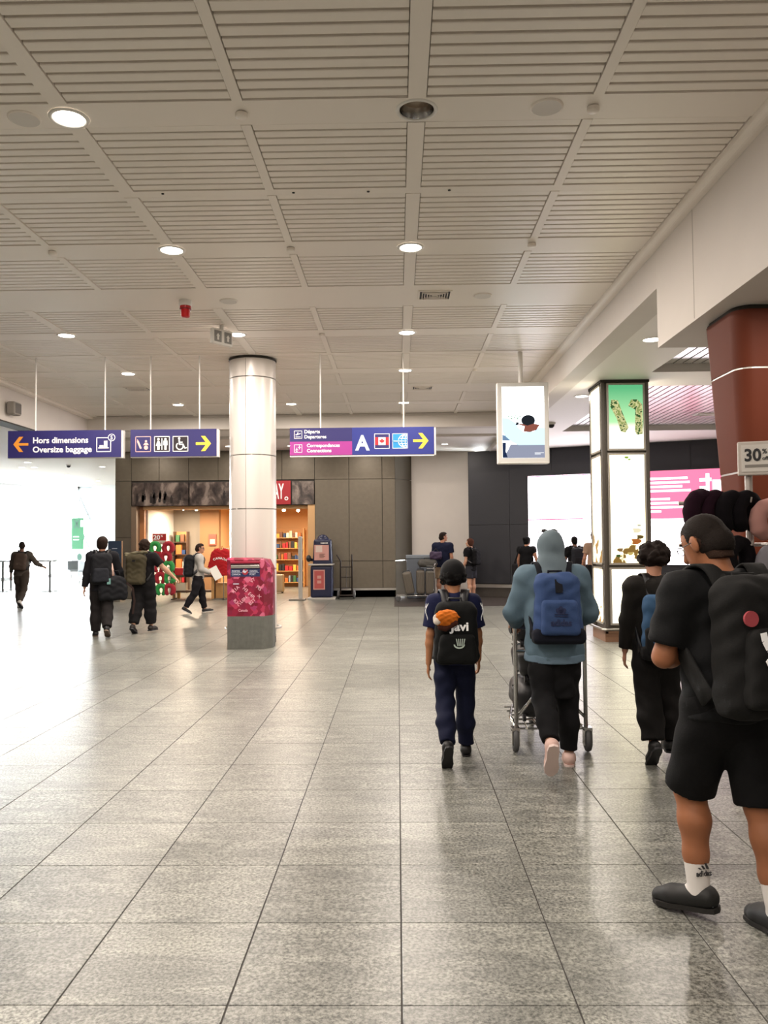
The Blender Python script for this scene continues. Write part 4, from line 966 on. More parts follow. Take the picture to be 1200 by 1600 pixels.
for a in (-.3, .3):
    MB().cone((a, 0, .05), (a, 0, 1.6), .015).build('upright', M_black, t)
    MB().box(a-.02, a+.02, -.25, .25, .03, .06).build('foot', M_black, t)
for z in (.2, .55, .9, 1.25, 1.58): MB().cone((-.3, 0, z), (.3, 0, z), .01).build('crossbar', M_black, t)
MB().cone((-.12, 0, 1.58), (-.12, 0, 1.75), .01).build('sign_post', M_black, t)
box('sign_panel', mat('sale_red', 'b5282c', .5), t, -.3, .08, -.012, 0, 1.66, 1.85); box('sign_lower', mat('sale_white', 'd8c9be', .5), t, -.3, .08, -.012, 0, 1.55, 1.66)
text('20', .17, M_let, t, (-.28, -.013, 1.69), off=.03, width=.19); text('%', .08, M_let, t, (-.07, -.013, 1.76), off=.02)
text('★ ★ ★ ★ ★' if False else '.....', .1, MC['sale_red'], t, (-.28, -.013, 1.59), off=.03, width=.3)
spots = [(-.2, 1.46, 'g', 'green neck pillow at the top of the rack'), (.17, 1.46, 'r', 'red neck pillow at the top of the rack'), (-.14, 1.2, 'r', 'left red neck pillow in the second row'), (.1, 1.2, 'r', 'right red neck pillow in the second row'),
         (.17, .93, 'g', 'green neck pillow in the middle row of the rack'), (-.1, .93, 'r', 'red neck pillow in the middle row of the rack'), (-.05, .62, 'r', 'red neck pillow in the fourth row'), (.2, .62, 'g', 'green neck pillow in the fourth row'), (-.03, .3, 'g', 'green neck pillow at the bottom of the rack'), (.2, .3, 'r', 'red neck pillow at the bottom of the rack')]
for x, z, k, lb in spots: neck_pillow('neck_pillow', lb, 'neck pillow', Matrix.Translation((-6.5+x, 22.19, z)) @ Matrix.Scale(1.2, 4), M_gr if k == 'g' else M_rd)
# rail of red shirts
def tshirt(label, x, y, z, m, sc_=1., rz=0, lettered=True, group=None):
    t = thing('hanging_shirt', label, 'shirt', (x, y, z), rz, group); t.scale = (1.22, 1, 1.15)
    s_ = SDF(.014, .04); s_.cap((0, 0, -.12), (0, 0, -.6), .2, .21, flat=((0, 1, 0), .34), c1=True)
    for q_ in (-1, 1): s_.cap((q_*.13, 0, -.09), (q_*.24, 0, -.42), .085, .065, flat=((0, 1, 0), .5), c1=True, k=.05)
    s_.ell((0, 0, .09), (.07, .09, .08), sub=True, k=.01)
    s_.mesh('garment', m, t, wr=(.004, 26))
    MB().tube([(-.19, 0, -.04), (0, 0, .02), (.19, 0, -.04)], .008).tube([(0, 0, .02), (0, 0, .07), (.015, 0, .1), (0, 0, .12)], .004).build('hanger', M_wood, t)
    if lettered:
        cs = 'CANADA'
        for i, c in enumerate(cs):
            a = (i-2.5)/2.5; text(c, .075, M_let, t, (a*.125-.022, -.088, -.2-.035*a*a), rot=(PI/2, .35*a, 0), off=.02)
    return t
M_shr = mat('shirt_red', 'b8101c', .85)
t = thing('shirt_rail', 'steel clothes rail with red shirts outside the shop', 'clothes rail', (-4.85, 22.55, 0))
MB().tube([(-.3, .1, .02), (-.3, .1, 1.42), (.3, .1, 1.42), (.3, .1, .02)], .014).build('frame', M_metal, t, True)
MB().cone((0, -.12, .02), (0, -.12, 1.45), .014).build('front_post', M_metal, t)
MB().cone((0, -.12, 1.42), (0, .5, 1.42), .012).build('arm', M_metal, t)
for z in (.03,): MB().box(-.32, .32, -.18, -.14, .0, .03).box(-.32, .32, .08, .12, 0, .03).box(-.02, .02, -.18, .12, 0, .03).build('base', M_metal, t)
tshirt('front red shirt with white curved lettering on the rail', -4.92, 22.36, 1.36, M_shr)
for i in range(3): tshirt('red shirt hanging behind the lettered one, %s' % ('first', 'second', 'third')[i], -4.94-.02*i, 22.56+.13*i, 1.36, M_shr, lettered=False)
t = thing('display_cube', 'pale wooden cube under the red shirts', 'box', (-4.85, 22.95, 0)); box('body', M_wood, t, -.3, .3, -.2, .25, 0, .42, .01); box('lid', M_beige, t, -.31, .31, -.21, .26, .42, .45, .005)

# ------------------------------------------------------------------ objects along the shop front
t = thing('security_gate', 'pale upright security gate post beside the shop entrance', 'gate post', (-2.66, 22.0, 0))
box('post', mat('gate_pale', 'b7b3ad', .4), t, -.055, .055, -.03, .03, .04, 1.74, .012)
box('base', mat('gate_base', '7d766d', .5), t, -.3, .14, -.16, .16, 0, .045, .01); box('stripe', M_metal, t, -.008, .008, -.034, -.03, .2, 1.6)
t = thing('wrapping_kiosk', 'dark blue kiosk machine with pink posters', 'kiosk', (-2.1, 22.35, 0))
M_kb = mat('kiosk_navy', '171c3c', .35)
box('base_plate', mat('gate_pale', 'b7b3ad', .4), t, -.38, .38, -.3, .3, 0, .06, .01)
s_ = SDF(.02, .02); s_.box((0, 0, .5), (.3, .25, .44), .05); s_.mesh('lower_body', M_kb, t)
s_ = SDF(.02, .03); s_.box((.02, .05, 1.3), (.26, .17, .36), .06, taper=.06); s_.cap((.02, .05, 1.5), (.02, .05, 1.62), .2, .17, flat=((0, 1, 0), .7)); s_.mesh('upper_body', M_kb, t)
box('counter', mat('gate_pale', 'b7b3ad', .4), t, -.35, .33, -.32, .25, .94, .98, .01)
M_pp = mat('poster_pink', 'c9948b', .6); M_pr = mat('poster_rose', 'b5524f', .5)
box('screen_poster', M_pp, t, -.2, .2, -.145, -.13, 1.08, 1.5); box('screen_note', mat('note_pale', 'd8c2b8', .6), t, -.16, .02, -.15, -.145, 1.3, 1.48)
for i in range(4): box('printed_line', M_dkw, t, -.06, .1-.04*(i % 2), -.151, -.145, 1.24-.03*i, 1.25-.03*i)
box('lower_poster', M_pp, t, -.22, .1, -.262, -.248, .28, .82); box('poster_field', M_pr, t, -.19, .07, -.266, -.26, .31, .79)
for z in (.45, .58): box('poster_figure', M_pp, t, -.11, .0, -.269, -.265, z, z+.08, .001)
MB().cone((.2, -.05, 1.6), (.2, -.075, 1.6), .06, n=18).build('lamp_disc', mat('kiosk_white', 'd5d2cd', .5), t)
for i in range(6): box('kiosk_letter', MC['kiosk_white'], t, -.02+.034*i, .004+.034*i, -.15, -.14, 1.53, 1.57)
s_ = SDF(.018, .03); s_.ell((-.36, -.1, 1.13), (.07, .09, .1)); s_.cap((-.34, -.05, 1.1), (-.24, .0, 1.08), .04); s_.mesh('side_holder', M_black, t)
t = thing('hand_truck', 'black two-wheeled hand truck parked beside the kiosk', 'hand truck', (-1.44, 22.3, 0))
M_ht = mat('truck_black', '2a201b', .5)
for a in (-.16, .16): MB().tube([(a, .15, .12), (a, .22, 1.05), (a-.1*(1 if a < 0 else 0), .1, 1.22)], .021).build('rail', M_ht, t, True)
for z in (.3, .6, .88): MB().cone((-.16, .16+.06*z, z), (.16, .16+.06*z, z), .017).build('crossbar', M_ht, t)
MB().cone((0, .17, .3), (0, .21, .88), .01).build('brace', M_ht, t)
box('toe_plate', M_ht, t, -.2, .2, -.18, .14, .1, .115)
for a in (-.22, .22):
    w_ = MB().lathe([(.001, -.03), (.06, -.035), (.11, -.03), (.125, 0), (.11, .03), (.06, .035), (.001, .03)], n=20).build('wheel', M_rubber, t, True); w_.location = (a, .17, .127); w_.rotation_euler = (0, PI/2, 0)
    h_ = MB().lathe([(.001, -.04), (.045, -.038), (.045, .038), (.001, .04)], n=14).build('hub', M_metal, w_, True)
# dark floor totem sign near the bronze wall end
t = thing('totem_sign', 'dark blue freestanding advertising totem at the bronze wall end', 'sign', (-7.78, 22.1, 0))
box('panel', mat('totem_blue', '34445c', .4), t, -.18, .18, -.03, .03, .06, 1.66, .005); box('base', M_metal, t, -.22, .22, -.2, .2, 0, .06, .01)
box('picture', mat('totem_red', '8a4a44', .5), t, -.1, .12, -.034, -.03, 1.1, 1.3); box('caption', M_pt, t, -.07, .07, -.034, -.03, 1.44, 1.46); box('caption', M_pt, t, -.08, .08, -.034, -.03, .98, 1.0); box('edge', M_metal, t, .18, .2, -.03, .03, .06, 1.66)
# green hanging banner, brace frame, tables and chairs by the window
t = thing('green_banner', 'green and white banner stand in front of the window', 'banner', (-14.35, 36.0, 0))
box('pole', M_metal, t, -.3, -.27, 0, .03, 0, 2.8); box('base', M_metal, t, -.4, .35, -.2, .25, 0, .04)
box('cloth', mat('banner_green', '2f6a4a', .7), t, -.27, .27, -.01, .01, .3, 2.75); box('white_field', mat('banner_white', 'dfe9e2', .7), t, -.27, .27, -.013, -.01, .3, 1.35)
MB().poly([(.11*math.cos(a), .16*math.sin(a)) for a in np.linspace(0, 2*PI, 16, endpoint=False)], (.08, -.015, 1.0), (1, 0, 0), (0, 0, 1), .003).build('emblem', mat('banner_dark', '34584c', .6), t)
for p0, p1 in (((-.15, 2.3), (.05, 2.68)), ((.05, 2.3), (-.15, 2.68))): MB().poly(bar(*p0, *p1, .07), (0, -.014, 0), (1, 0, 0), (0, 0, 1), .003).build('letter_stroke', MC['banner_dark'], t)
box('letter_stroke', MC['banner_white'], t, .12, .24, -.015, -.01, 2.35, 2.65)
for z in (1.75, 1.88): box('caption', MC['banner_white'], t, -.2, .05, -.015, -.01, z, z+.05)
t = thing('brace_frame', 'grey steel frame with a diagonal brace by the window', 'frame', (-14.75, 38, 0)); M_st = mat('steel_grey', '9aa3a8', .5)
for a in (-.35, .45): box('post', M_st, t, a-.05, a+.05, -.05, .05, 0, 4.3)
MB().tube([(-.35, 0, 3.9), (.45, 0, 2.2)], .06).build('brace', M_st, t); MB().tube([(-.35, 0, 2.4), (.45, 0, .8)], .06).build('brace', M_st, t); box('beam', M_st, t, -.4, .5, -.05, .05, 4.2, 4.3)
def high_table(label, x, y):
    t = thing('high_table', label, 'table', (x, y, 0)); box('top', mat('table_grey', '8f9496', .4), t, -.9, .9, -.35, .35, 1.0, 1.05, .01)
    for a in (-.8, .8): box('leg', M_st, t, a-.03, a+.03, -.03, .03, 0, 1.0); box('foot', M_st, t, a-.2, a+.2, -.25, .25, 0, .02)
high_table('tall grey table beside the silhouetted walker', -12.5, 27.0); high_table('second tall table at the left picture edge', -14.4, 28.2)
def chair(label, x, y, rz):
    t = thing('window_chair', label, 'chair', (x, y, 0), rz)
    s_ = SDF(.02, .04); s_.box((0, 0, .45), (.24, .22, .03), .03); s_.box((0, .2, .68), (.24, .03, .2), .03); s_.mesh('shell', mat('chair_grey', '6d7478', .5), t)
    for a in (-.2, .2):
        for b_ in (-.18, .18): MB().cone((a*.6, b_*.6, .43), (a, b_, 0), .012).build('leg', M_st, t)
chair('grey chair right of the silhouetted walker, by the window', -12.8, 33.0, 2.8); chair('grey chair near the green banner foot', -13.7, 34.0, .6); chair('dark chair at the foot of the pale wall', -13.0, 35.6, 1.7)

# ------------------------------------------------------------------ luggage
def suitcase(label, M4, w, d, h, m, soft=False, handle=True, name='suitcase', group=None, hh=.016):
    t = bpy.data.objects.new(name, None); link(t); t.matrix_world = M4; tag(t, label, 'suitcase', group)
    s_ = SDF(hh, .01); s_.box((0, 0, h/2+.03), (w/2, d/2, h/2), .05 if not soft else .09)
    s_.mesh('shell', m, t, wr=(.006, 14) if soft else None)
    md = mat('luggage_trim', '1b1b1e', .5)
    if not soft:
        for i in range(5): box('rib', m, t, -w*.38+i*w*.19-.012, -w*.38+i*w*.19+.012, -d/2-.006, -d/2+.01, .1, h-.04, .004)
    b = MB(); zc_ = h*.98+.03
    box('zip_band', md, t, -w/2-.003, w/2+.003, -.008, .008, .09, h-.02)
    MB().tube([(-.09, 0, zc_-.01), (-.08, 0, zc_+.04), (.08, 0, zc_+.04), (.09, 0, zc_-.01)], .011).build('handle', md, t, True)
    for a in (-1, 1):
        for c in (-1, 1): MB().cone((a*(w/2-.05)-.012, c*(d/2-.04), .03), (a*(w/2-.05)+.012, c*(d/2-.04), .03), .028, n=10).build('wheel', md, t)
    return t
M_sg = mat('case_taupe', '5c554b', .5); M_sb = mat('case_black', '121216', .5); M_pale = mat('case_pale', 'b3a588', .5)
suitcase('pale hard suitcase standing inside the shop entrance', Matrix.Translation((-3.75, 25.2, 0)), .38, .26, .55, M_pale)
def trolley(label, loc, rz, w=.5, L=.9, group=None, cat='trolley'):
    """airport cart; local +y is forward (travel)"""
    t = thing('baggage_trolley', label, cat, loc, rz, group); M_c = M_chrome
    for s_ in (-1, 1):
        MB().tube([(s_*w/2, 0, .14), (s_*w/2, .0, .95), (s_*w/2, -.02, 1.0)], .016).build('upright', M_c, t, True)
        MB().tube([(s_*w/2, 0, .16), (s_*(w/2-.02), L*.5, .16), (s_*(w/2-.1), L, .15)], .015).build('side_rail', M_c, t, True)
        MB().tube([(s_*w/2, 0, .25), (s_*(w/2-.16), .06, .42), (s_*(w/2-.18), .07, .6)], .012).build('brace', M_c, t, True)
        # rear wheel in its fork
        x = s_*(w/2+.01)
        MB().box(x-.03, x-.024, -.04, .03, .05, .17).box(x+.024, x+.03, -.04, .03, .05, .17).box(x-.03, x+.03, -.045, .04, .16, .185).build('fork', M_c, t)
        wo = MB().lathe([(.001, -.016), (.05, -.02), (.085, -.018), (.092, 0), (.085, .018), (.05, .02), (.001, .016)], n=22).build('wheel', M_rubber, t, True); wo.location = (x, 0, .092); wo.rotation_euler = (0, PI/2, 0)
        MB().lathe([(.001, -.024), (.03, -.022), (.03, .022), (.001, .024)], n=12).build('hub', M_metal, wo, True)
    wo = MB().lathe([(.001, -.016), (.05, -.02), (.07, -.018), (.075, 0), (.07, .018), (.05, .02), (.001, .016)], n=18).build('front_wheel', M_rubber, t, True); wo.location = (0, L-.05, .075); wo.rotation_euler = (0, PI/2, 0)
    for z, r in ((.955, .02), (.75, .014)): MB().cone((-w/2, 0, z), (w/2, 0, z), r).build('crossbar' if z < .9 else 'handlebar', M_c if z < .9 else M_black, t)
    for i in range(6): MB().cone((-w/2+.02, .05+i*.16, .16), (w/2-.02, .05+i*.16, .16), .008).build('deck_bar', M_c, t)
    for x in np.linspace(-.18, .18, 5): MB().cone((x, .0, .165), (x*.6, L-.05, .16), .006).build('deck_bar', M_c, t)
    b = MB()
    for z in (.78, .86, .93): b.tube([(-w/2, 0, z), (-w/2, .2, z), (w/2, .2, z), (w/2, 0, z)], .006)
    b.build('basket', M_c, t)
    return t
# cart pushed by the hooded person, loaded
CX, CY = 1.14, 6.14
trolley('steel baggage trolley pushed by the hooded person', (CX, CY, 0), 0, .52, .95)
T = Matrix.Translation
suitcase('black suitcase lying lowest on the pushed trolley', T((CX, CY+.46, .18)), .44, .6, .26, M_sb, True)
suitcase('second black suitcase stacked on the pushed trolley', T((CX+.01, CY+.46, .475)), .42, .56, .24, M_sb, True)
suitcase('upper dark bag on top of the trolley stack', T((CX-.01, CY+.42, .75)), .44, .5, .2, mat('bag_dark', '1a1a1d', .7), True)
t = thing('striped_pouch', 'dark blue printed pouch in the left end of the trolley basket', 'bag', (CX-.225, CY+.06, .93))
s_ = SDF(.01, .02); s_.box((0, 0, .06), (.06, .07, .075), .03); s_.mesh('body', mat('pouch_navy', '1c2340', .6), t, wr=(.004, 40)); box('print', M_let, t, -.02, .03, -.076, -.068, .06, .085); box('print', M_let, t, -.03, .02, -.076, -.068, .03, .045)
t = thing('dark_pouch', 'small dark blue pouch at the right end of the trolley basket', 'bag', (CX+.235, CY+.06, .93))
s_ = SDF(.01, .02); s_.box((0, 0, .05), (.045, .06, .07), .025); s_.mesh('body', mat('pouch_blue', '1a2f57', .6), t, wr=(.004, 40)); MB().tube([(-.03, 0, .11), (0, 0, .16), (.03, 0, .11)], .006).build('loop', M_black, t)
# parked loaded cart by the far white wall
trolley('parked baggage trolley by the far white wall', (.95, 21.35, 0), PI/2, .55, 1.0)
for i, (dx, dy, w_, h_, lb) in enumerate(((-.62, 0, .24, .58, 'taupe suitcase leaning at the front of the parked trolley'), (-.36, .02, .22, .62, 'taupe suitcase in the middle of the parked trolley'), (-.12, 0, .22, .6, 'taupe suitcase nearest the handle of the parked trolley'))):
    suitcase(lb, T((.95+dx, 21.35+dy, .17)) @ Matrix.Rotation(-.18 if i == 0 else 0, 4, 'Y'), w_, .44, h_, M_sg, hh=.02)
suitcase('soft grey bag lying on top of the parked suitcases', T((.78, 21.35, .87)), .5, .36, .2, mat('bag_grey', '4b4945', .7), True, hh=.02)
t = thing('purple_bag', 'small purple bag on top of the parked trolley luggage', 'bag', (1.0, 21.3, 1.1)); s_ = SDF(.018, .03); s_.box((0, 0, .1), (.16, .12, .1), .05); s_.mesh('body', mat('bag_purple', '3c2c48', .7), t, wr=(.008, 18)); MB().tube([(-.1, 0, .18), (0, 0, .28), (.1, 0, .18)], .01).build('handle', M_black, t)
t = thing('grey_bin', 'grey recycling bin behind the parked trolley', 'bin', (.62, 22.4, 0)); box('body', mat('bin_grey', '5f6670', .5), t, -.38, .38, -.2, .2, 0, 1.1, .03); box('lid', mat('bin_lid', '788089', .5), t, -.4, .4, -.22, .22, 1.1, 1.2, .02)
MB().poly([(-.1, 0), (0, -.05), (.1, 0), (0, .05)], (0, -.205, .98), (1, 0, 0), (0, 0, 1), .003).build('bin_mark', M_black, t)

# ------------------------------------------------------------------ neck pillow stand at the right
t = thing('pillow_stand', 'pale steel shop stand of neck pillows behind the man', 'stand', (2.1, 4.85, 0))
M_sp = mat('stand_pale', 'b8b0aa', .4, .3)
MB().cone((0, 0, .05), (0, 0, 2.0), .022).build('post', M_sp, t); box('base', M_sp, t, -.04, .5, -.2, .25, 0, .05, .01)
for z in (1.55, 1.8): MB().cone((-.42, 0, z), (.45, 0, z), .012).build('rail', M_sp, t)
for i in range(8): MB().tube([(-.38+.11*i, 0, 1.55), (-.38+.11*i, -.14, 1.55), (-.38+.11*i, -.15, 1.575)], .005).build('hook', M_sp, t)
for i in range(8): MB().tube([(-.38+.11*i, 0, 1.8), (-.38+.11*i, -.14, 1.8), (-.38+.11*i, -.15, 1.825)], .005).build('hook', M_sp, t)
t = thing('sale_sign', 'white framed thirty percent sale sign on the pillow stand', 'sign', (2.125, 4.8, 1.96), -.35)
box('frame', mat('sale_frame', 'c4bcb4', .5), t, -.1, .13, -.02, .02, 0, .2, .006); box('card', mat('sale_card', 'd8d3cc', .6), t, -.08, .1, -.024, -.02, .02, .18)
text('30', .1, M_black, t, (-.066, -.0245, .085), off=.03, width=.09); text('%', .04, M_black, t, (.032, -.0245, .125), off=.02); text('off', .03, M_black, t, (.032, -.0245, .088), off=.02); box('strip', mat('sale_grey', '8a857f', .6), t, -.062, .07, -.0255, -.024, .045, .062)
M_bk = mat('pillow_black', '0d0a0e', .95, spec=.15); M_mr = mat('pillow_maroon', '1f0c18', .95, spec=.15); M_pkp = mat('pillow_pink', 'a87d76', .95, spec=.15)
for i, (x, z, m_, lb) in enumerate(((1.775, 1.745, M_mr, 'maroon black neck pillow at the left end of the stand'), (1.865, 1.74, M_mr, 'dark neck pillow second from the left on the stand'), (1.955, 1.735, M_bk, 'black neck pillow third from the left on the stand'), (2.045, 1.735, M_bk, 'black neck pillow just left of the stand post'),
        (2.17, 1.685, M_pkp, 'dusty pink neck pillow at the picture edge'), (1.85, 1.47, M_bk, 'lower black neck pillow behind the man'), (1.98, 1.47, M_bk, 'lower black neck pillow nearer the stand post'), (2.19, 1.42, mat('pillow_grey', '77757c', .9), 'grey neck pillow low at the picture edge'))):
    neck_pillow('neck_pillow', lb, 'neck pillow', T((x, 4.74+.02*(i % 2), z)) @ Matrix.Rotation(.5 if m_ != M_pkp else .25, 4, 'Z') @ Matrix.Scale(.86, 4), m_, h=.009)
# ------------------------------------------------------------------ people
def rx(a): c, s = math.cos(a), math.sin(a); return np.array([[1, 0, 0], [0, c, -s], [0, s, c]])
def rzm(a): c, s = math.cos(a), math.sin(a); return np.array([[c, -s, 0], [s, c, 0], [0, 0, 1]])
def rym(a): c, s = math.cos(a), math.sin(a); return np.array([[c, 0, s], [0, 1, 0], [-s, 0, c]])
nrm_ = lambda v: np.asarray(v, float)/np.linalg.norm(v)
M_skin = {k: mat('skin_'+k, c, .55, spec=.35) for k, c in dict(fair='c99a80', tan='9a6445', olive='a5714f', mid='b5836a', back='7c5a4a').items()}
M_eye = mat('eye_dark', '1c1512', .2); M_eyew = mat('eye_white', 'd9d3cc', .3); M_lip = mat('lip', '9c5a50', .5)

class Person: pass
def person(label, loc, rz, H, pose, skin='tan', vox=.011, build=1., sh=1., top=None, bottom=None, shoes=None, hair=None, socks=None, headscale=1.):
    """local +y is where the person faces; joints first, then one body surface, then clothes"""
    P = Person(); h = H
    lean = pose.get('lean', .03); R = rzm(pose.get('twist', 0)) @ rx(-lean)
    J = {'pel': np.zeros(3)}
    J['chest'] = R @ (0, 0, .2*h); J['nb'] = R @ (0, -.008*h, .292*h)
    hy, hp, hr = pose.get('head', (0, 0, 0)); Rh = rzm(pose.get('twist', 0)) @ rzm(hy) @ rx(-hp) @ rym(hr)
    J['head'] = J['nb'] + R @ (0, .006*h, .03*h) + Rh @ (0, .012*h, .078*h)
    low = 1e9
    for s, k in ((-1, 'L'), (1, 'R')):
        a, b, p, out = pose.get(k, (0, .03, 0, .12)); spread = pose.get('spread', .03)
        hip = np.array([s*.05*h, 0, -.01*h]); d1 = nrm_([s*spread, math.sin(a), -math.cos(a)]); kn = hip+d1*.243*h
        d2 = nrm_([s*spread*.3, math.sin(a-b), -math.cos(a-b)]); an = kn+d2*.243*h
        o_ = out; fd = np.array([s*math.sin(o_)*math.cos(p), math.cos(o_)*math.cos(p), -math.sin(p)])
        sd = np.array([math.cos(o_), -s*math.sin(o_), 0]); uf = np.cross(sd, fd); uf = uf if uf[2] > 0 or abs(p) > 1.5 else -uf
        J['hip'+k], J['kn'+k], J['an'+k], J['fd'+k], J['uf'+k], J['sd'+k] = hip, kn, an, fd, uf, sd
        low = min(low, *((an+fd*q-uf*.042*h)[2] for q in (-.04*h, .0, .1*h)))
        S = R @ (s*.108*h*sh, 0, .272*h)
        a, ab, e, inw = pose.get('A'+k, (0, .12, .15, .05))
        d1 = np.array([s*math.sin(ab), math.cos(ab)*math.sin(a), -math.cos(ab)*math.cos(a)]); el = S+d1*.17*h
        q = ab-inw; d2 = np.array([s*math.sin(q), math.cos(q)*math.sin(a+e), -math.cos(q)*math.cos(a+e)]); wr = el+d2*.15*h
        tw = rzm(pose.get('twist', 0)); d1, d2 = tw @ d1, tw @ d2; el = S+d1*.17*h; wr = el+d2*.15*h
        J['S'+k], J['el'+k], J['wr'+k], J['ad'+k], J['ud'+k] = S, el, wr, d2, d1
    up_ = np.array([0, 0, -low])
    for k in list(J):
        if k[:2] not in ('fd', 'uf', 'sd', 'ad', 'ud'): J[k] = J[k]+up_
    root = thing('person', label, 'person', loc, rz)
    P.root, P.J, P.R, P.Rh, P.H = root, J, R, Rh, h
    fy = R @ (0, 1, 0); bw = build
    def torso(S, off, k=.05, shoulders=True, bx=1.):
        r = lambda v: v*h*bw*bx+off
        S.cap(J['pel']+(0, 0, -.012*h), J['pel']+R @ (0, 0, .09*h), r(.086), r(.079), flat=(fy, .7), k=k)
        S.cap(J['pel']+R @ (0, 0, .09*h), J['pel']+R @ (0, 0, .205*h), r(.079), r(.09), flat=(fy, .68), k=k)
        if shoulders:
            S.cap(J['pel']+R @ (-.055*h*sh, 0, .245*h), J['pel']+R @ (.055*h*sh, 0, .245*h), .05*h*bw+off, flat=(fy, .95), k=k)
            for q in 'LR': S.cap(J['nb']*.8+J['S'+q]*.2-(0, 0, .012*h), J['S'+q]-(0, 0, .006*h), .03*h+off, .036*h*bw+off, k=k)
    # ---- body
    B = SDF(vox, .03); torso(B, 0)
    B.cap(J['nb']-R @ (0, 0, .02*h), J['head']-Rh @ (0, .012*h, .03*h), .034*h*(.6+.4*bw), .031*h*(.6+.4*bw))
    hs = headscale; hc = J['head']
    hd = lambda x, y, z: hc+Rh @ np.array([x, y, z])*h*hs
    B.ell(hd(0, -.004, .016), np.array([.0445, .055, .05])*h*hs, Rh, .02); B.ell(hd(0, .014, -.026), np.array([.034, .04, .042])*h*hs, Rh, .03)
    B.cap(hd(0, .05, .012), hd(0, .06, -.018), .006*h*hs, .010*h*hs, k=.008); B.ell(hd(0, .044, -.052), np.array([.014, .012, .012])*h*hs, Rh, .012)
    for s in (-1, 1): B.ell(hd(s*.046, -.002, -.004), np.array([.0055, .0125, .021])*h*hs, Rh @ rzm(s*.35), .004)
    for s, k in ((-1, 'L'), (1, 'R')):
        B.chain([J['S'+k], J['S'+k]*.5+J['el'+k]*.5, J['el'+k]], [.032*h*bw, .028*h*bw, .022*h*bw]); a_ = J['ad'+k]
        B.chain([J['el'+k], J['el'+k]+a_*.045*h, J['wr'+k]], [.022*h*bw, .0235*h*bw, .0155*h])
        # hand: palm and five fingers
        wr = J['wr'+k]; n = nrm_(np.array(pose.get('palm'+k, (-s, 0, 0)), float)); n = nrm_(n-a_*n.dot(a_)); l = np.cross(a_, n); l = l if l[1] > 0 or (abs(l[1]) < .2 and l[2] > 0) else -l
        g = h/1.72; B.cap(wr+a_*.012*g, wr+a_*.07*g, .026*g, .036*g, flat=(n, .42), k=.012)
        cu = pose.get('curl'+k, .45)
        for q, (of, ln) in enumerate(((.026, .068), (.009, .078), (-.009, .072), (-.025, .056))):
            b0 = wr+a_*.09*g+l*of*g; d1 = nrm_(a_*math.cos(cu*.6)+n*math.sin(cu*.6)); d2 = nrm_(a_*math.cos(cu*1.7)+n*math.sin(cu*1.7))
            p1 = b0+d1*ln*.5*g; B.chain([b0-a_*.015*g, p1, p1+d2*ln*.5*g], [.0092*g, .0085*g, .0072*g], k=.004)
        t0 = wr+a_*.03*g+l*.022*g; t1 = t0+nrm_(a_*.6+l*.75+n*.35)*.035*g; B.chain([t0, t1, t1+nrm_(a_*.9+l*.25+n*.3)*.03*g], [.013*g, .0105*g, .0085*g], k=.006)
        # leg and foot
        c_ = nrm_(J['an'+k]-J['kn'+k]); bk = -fy
        B.chain([J['hip'+k], J['hip'+k]*.5+J['kn'+k]*.5, J['kn'+k]], [.054*h*bw, .046*h*bw, .034*h*bw])
        B.chain([J['kn'+k], J['kn'+k]*.7+J['an'+k]*.3+bk*.008*h, J['kn'+k]*.35+J['an'+k]*.65, J['an'+k]], [.033*h*bw, .034*h*bw, .026*h*bw, .019*h])
        f, u = J['fd'+k], J['uf'+k]; B.cap(J['an'+k]-f*.014*h-u*.014*h, J['an'+k]+f*.08*h-u*.022*h, .02*h, .015*h)
    P.body = B.mesh('body', M_skin[skin], root)
    # ---- face details
    for s in (-1, 1):
        MB().lathe([(.0001, -.006*h), (.0042*h, -.0042*h), (.006*h, 0), (.0042*h, .0042*h), (.0001, .006*h)], n=8).build('eye', M_eyew, root, True, loc=hd(s*.018, .0435, .004))
        MB().lathe([(.0001, -.0035*h), (.003*h, -.002*h), (.003*h, .002*h), (.0001, .0035*h)], n=8).build('iris', M_eye, root, True, loc=hd(s*.018, .0475, .004))
        c = hd(s*.018, .046, .016); e_ = SDF(.006, .004); e_.cap(c-Rh @ (.009*h, 0, 0), c+Rh @ (.009*h, 0, 0), .0035*h); e_.mesh('eyebrow', hair['m'] if hair else M_eye, root)
    c = hd(0, .05, -.038); e_ = SDF(.005, .004); e_.cap(c-Rh @ (.011*h, 0, 0), c+Rh @ (.011*h, 0, 0), .004*h); e_.mesh('lips', M_lip, root)
    cv = max(vox, .009)
    # ---- trousers / shorts
    if bottom:
        of = bottom.get('off', .014); ln = bottom.get('len', 1.9); fl = bottom.get('flare', 0.); C = SDF(cv, .035)
        wt = bottom.get('waist', .07)
        C.cap(J['pel']+(0, 0, -.012*h), J['pel']+R @ (0, 0, .09*h), .086*h*bw+of, .079*h*bw+of*.8, flat=(fy, .72), k=.05)
        C.cut(J['pel']+R @ (0, 0, wt*h), R @ (0, 0, 1))
        for k in 'LR':
            hp_, kn, an = J['hip'+k], J['kn'+k], J['an'+k]
            if ln <= 1: 
                e = hp_+(kn-hp_)*ln; C.cap(hp_, e, .054*h*bw+of, (.054-.02*ln)*h*bw+of+fl, c1=True)
            else:
                q = ln-1; e = kn+(an-kn)*q; C.chain([hp_, hp_*.5+kn*.5, kn], [.054*h*bw+of, .046*h*bw+of, .034*h*bw+of+fl*.5])
                m_ = kn*.5+e*.5+(-fy)*.006*h; C.cap(kn, m_, .034*h*bw+of+fl*.5, .032*h*bw+of+fl); C.cap(m_, e, .032*h*bw+of+fl, .024*h*bw+of+fl, c1=True)
        P.bottom = C.mesh(bottom.get('name', 'trousers'), bottom['m'], root, wr=bottom.get('wr', (.003, 16)))
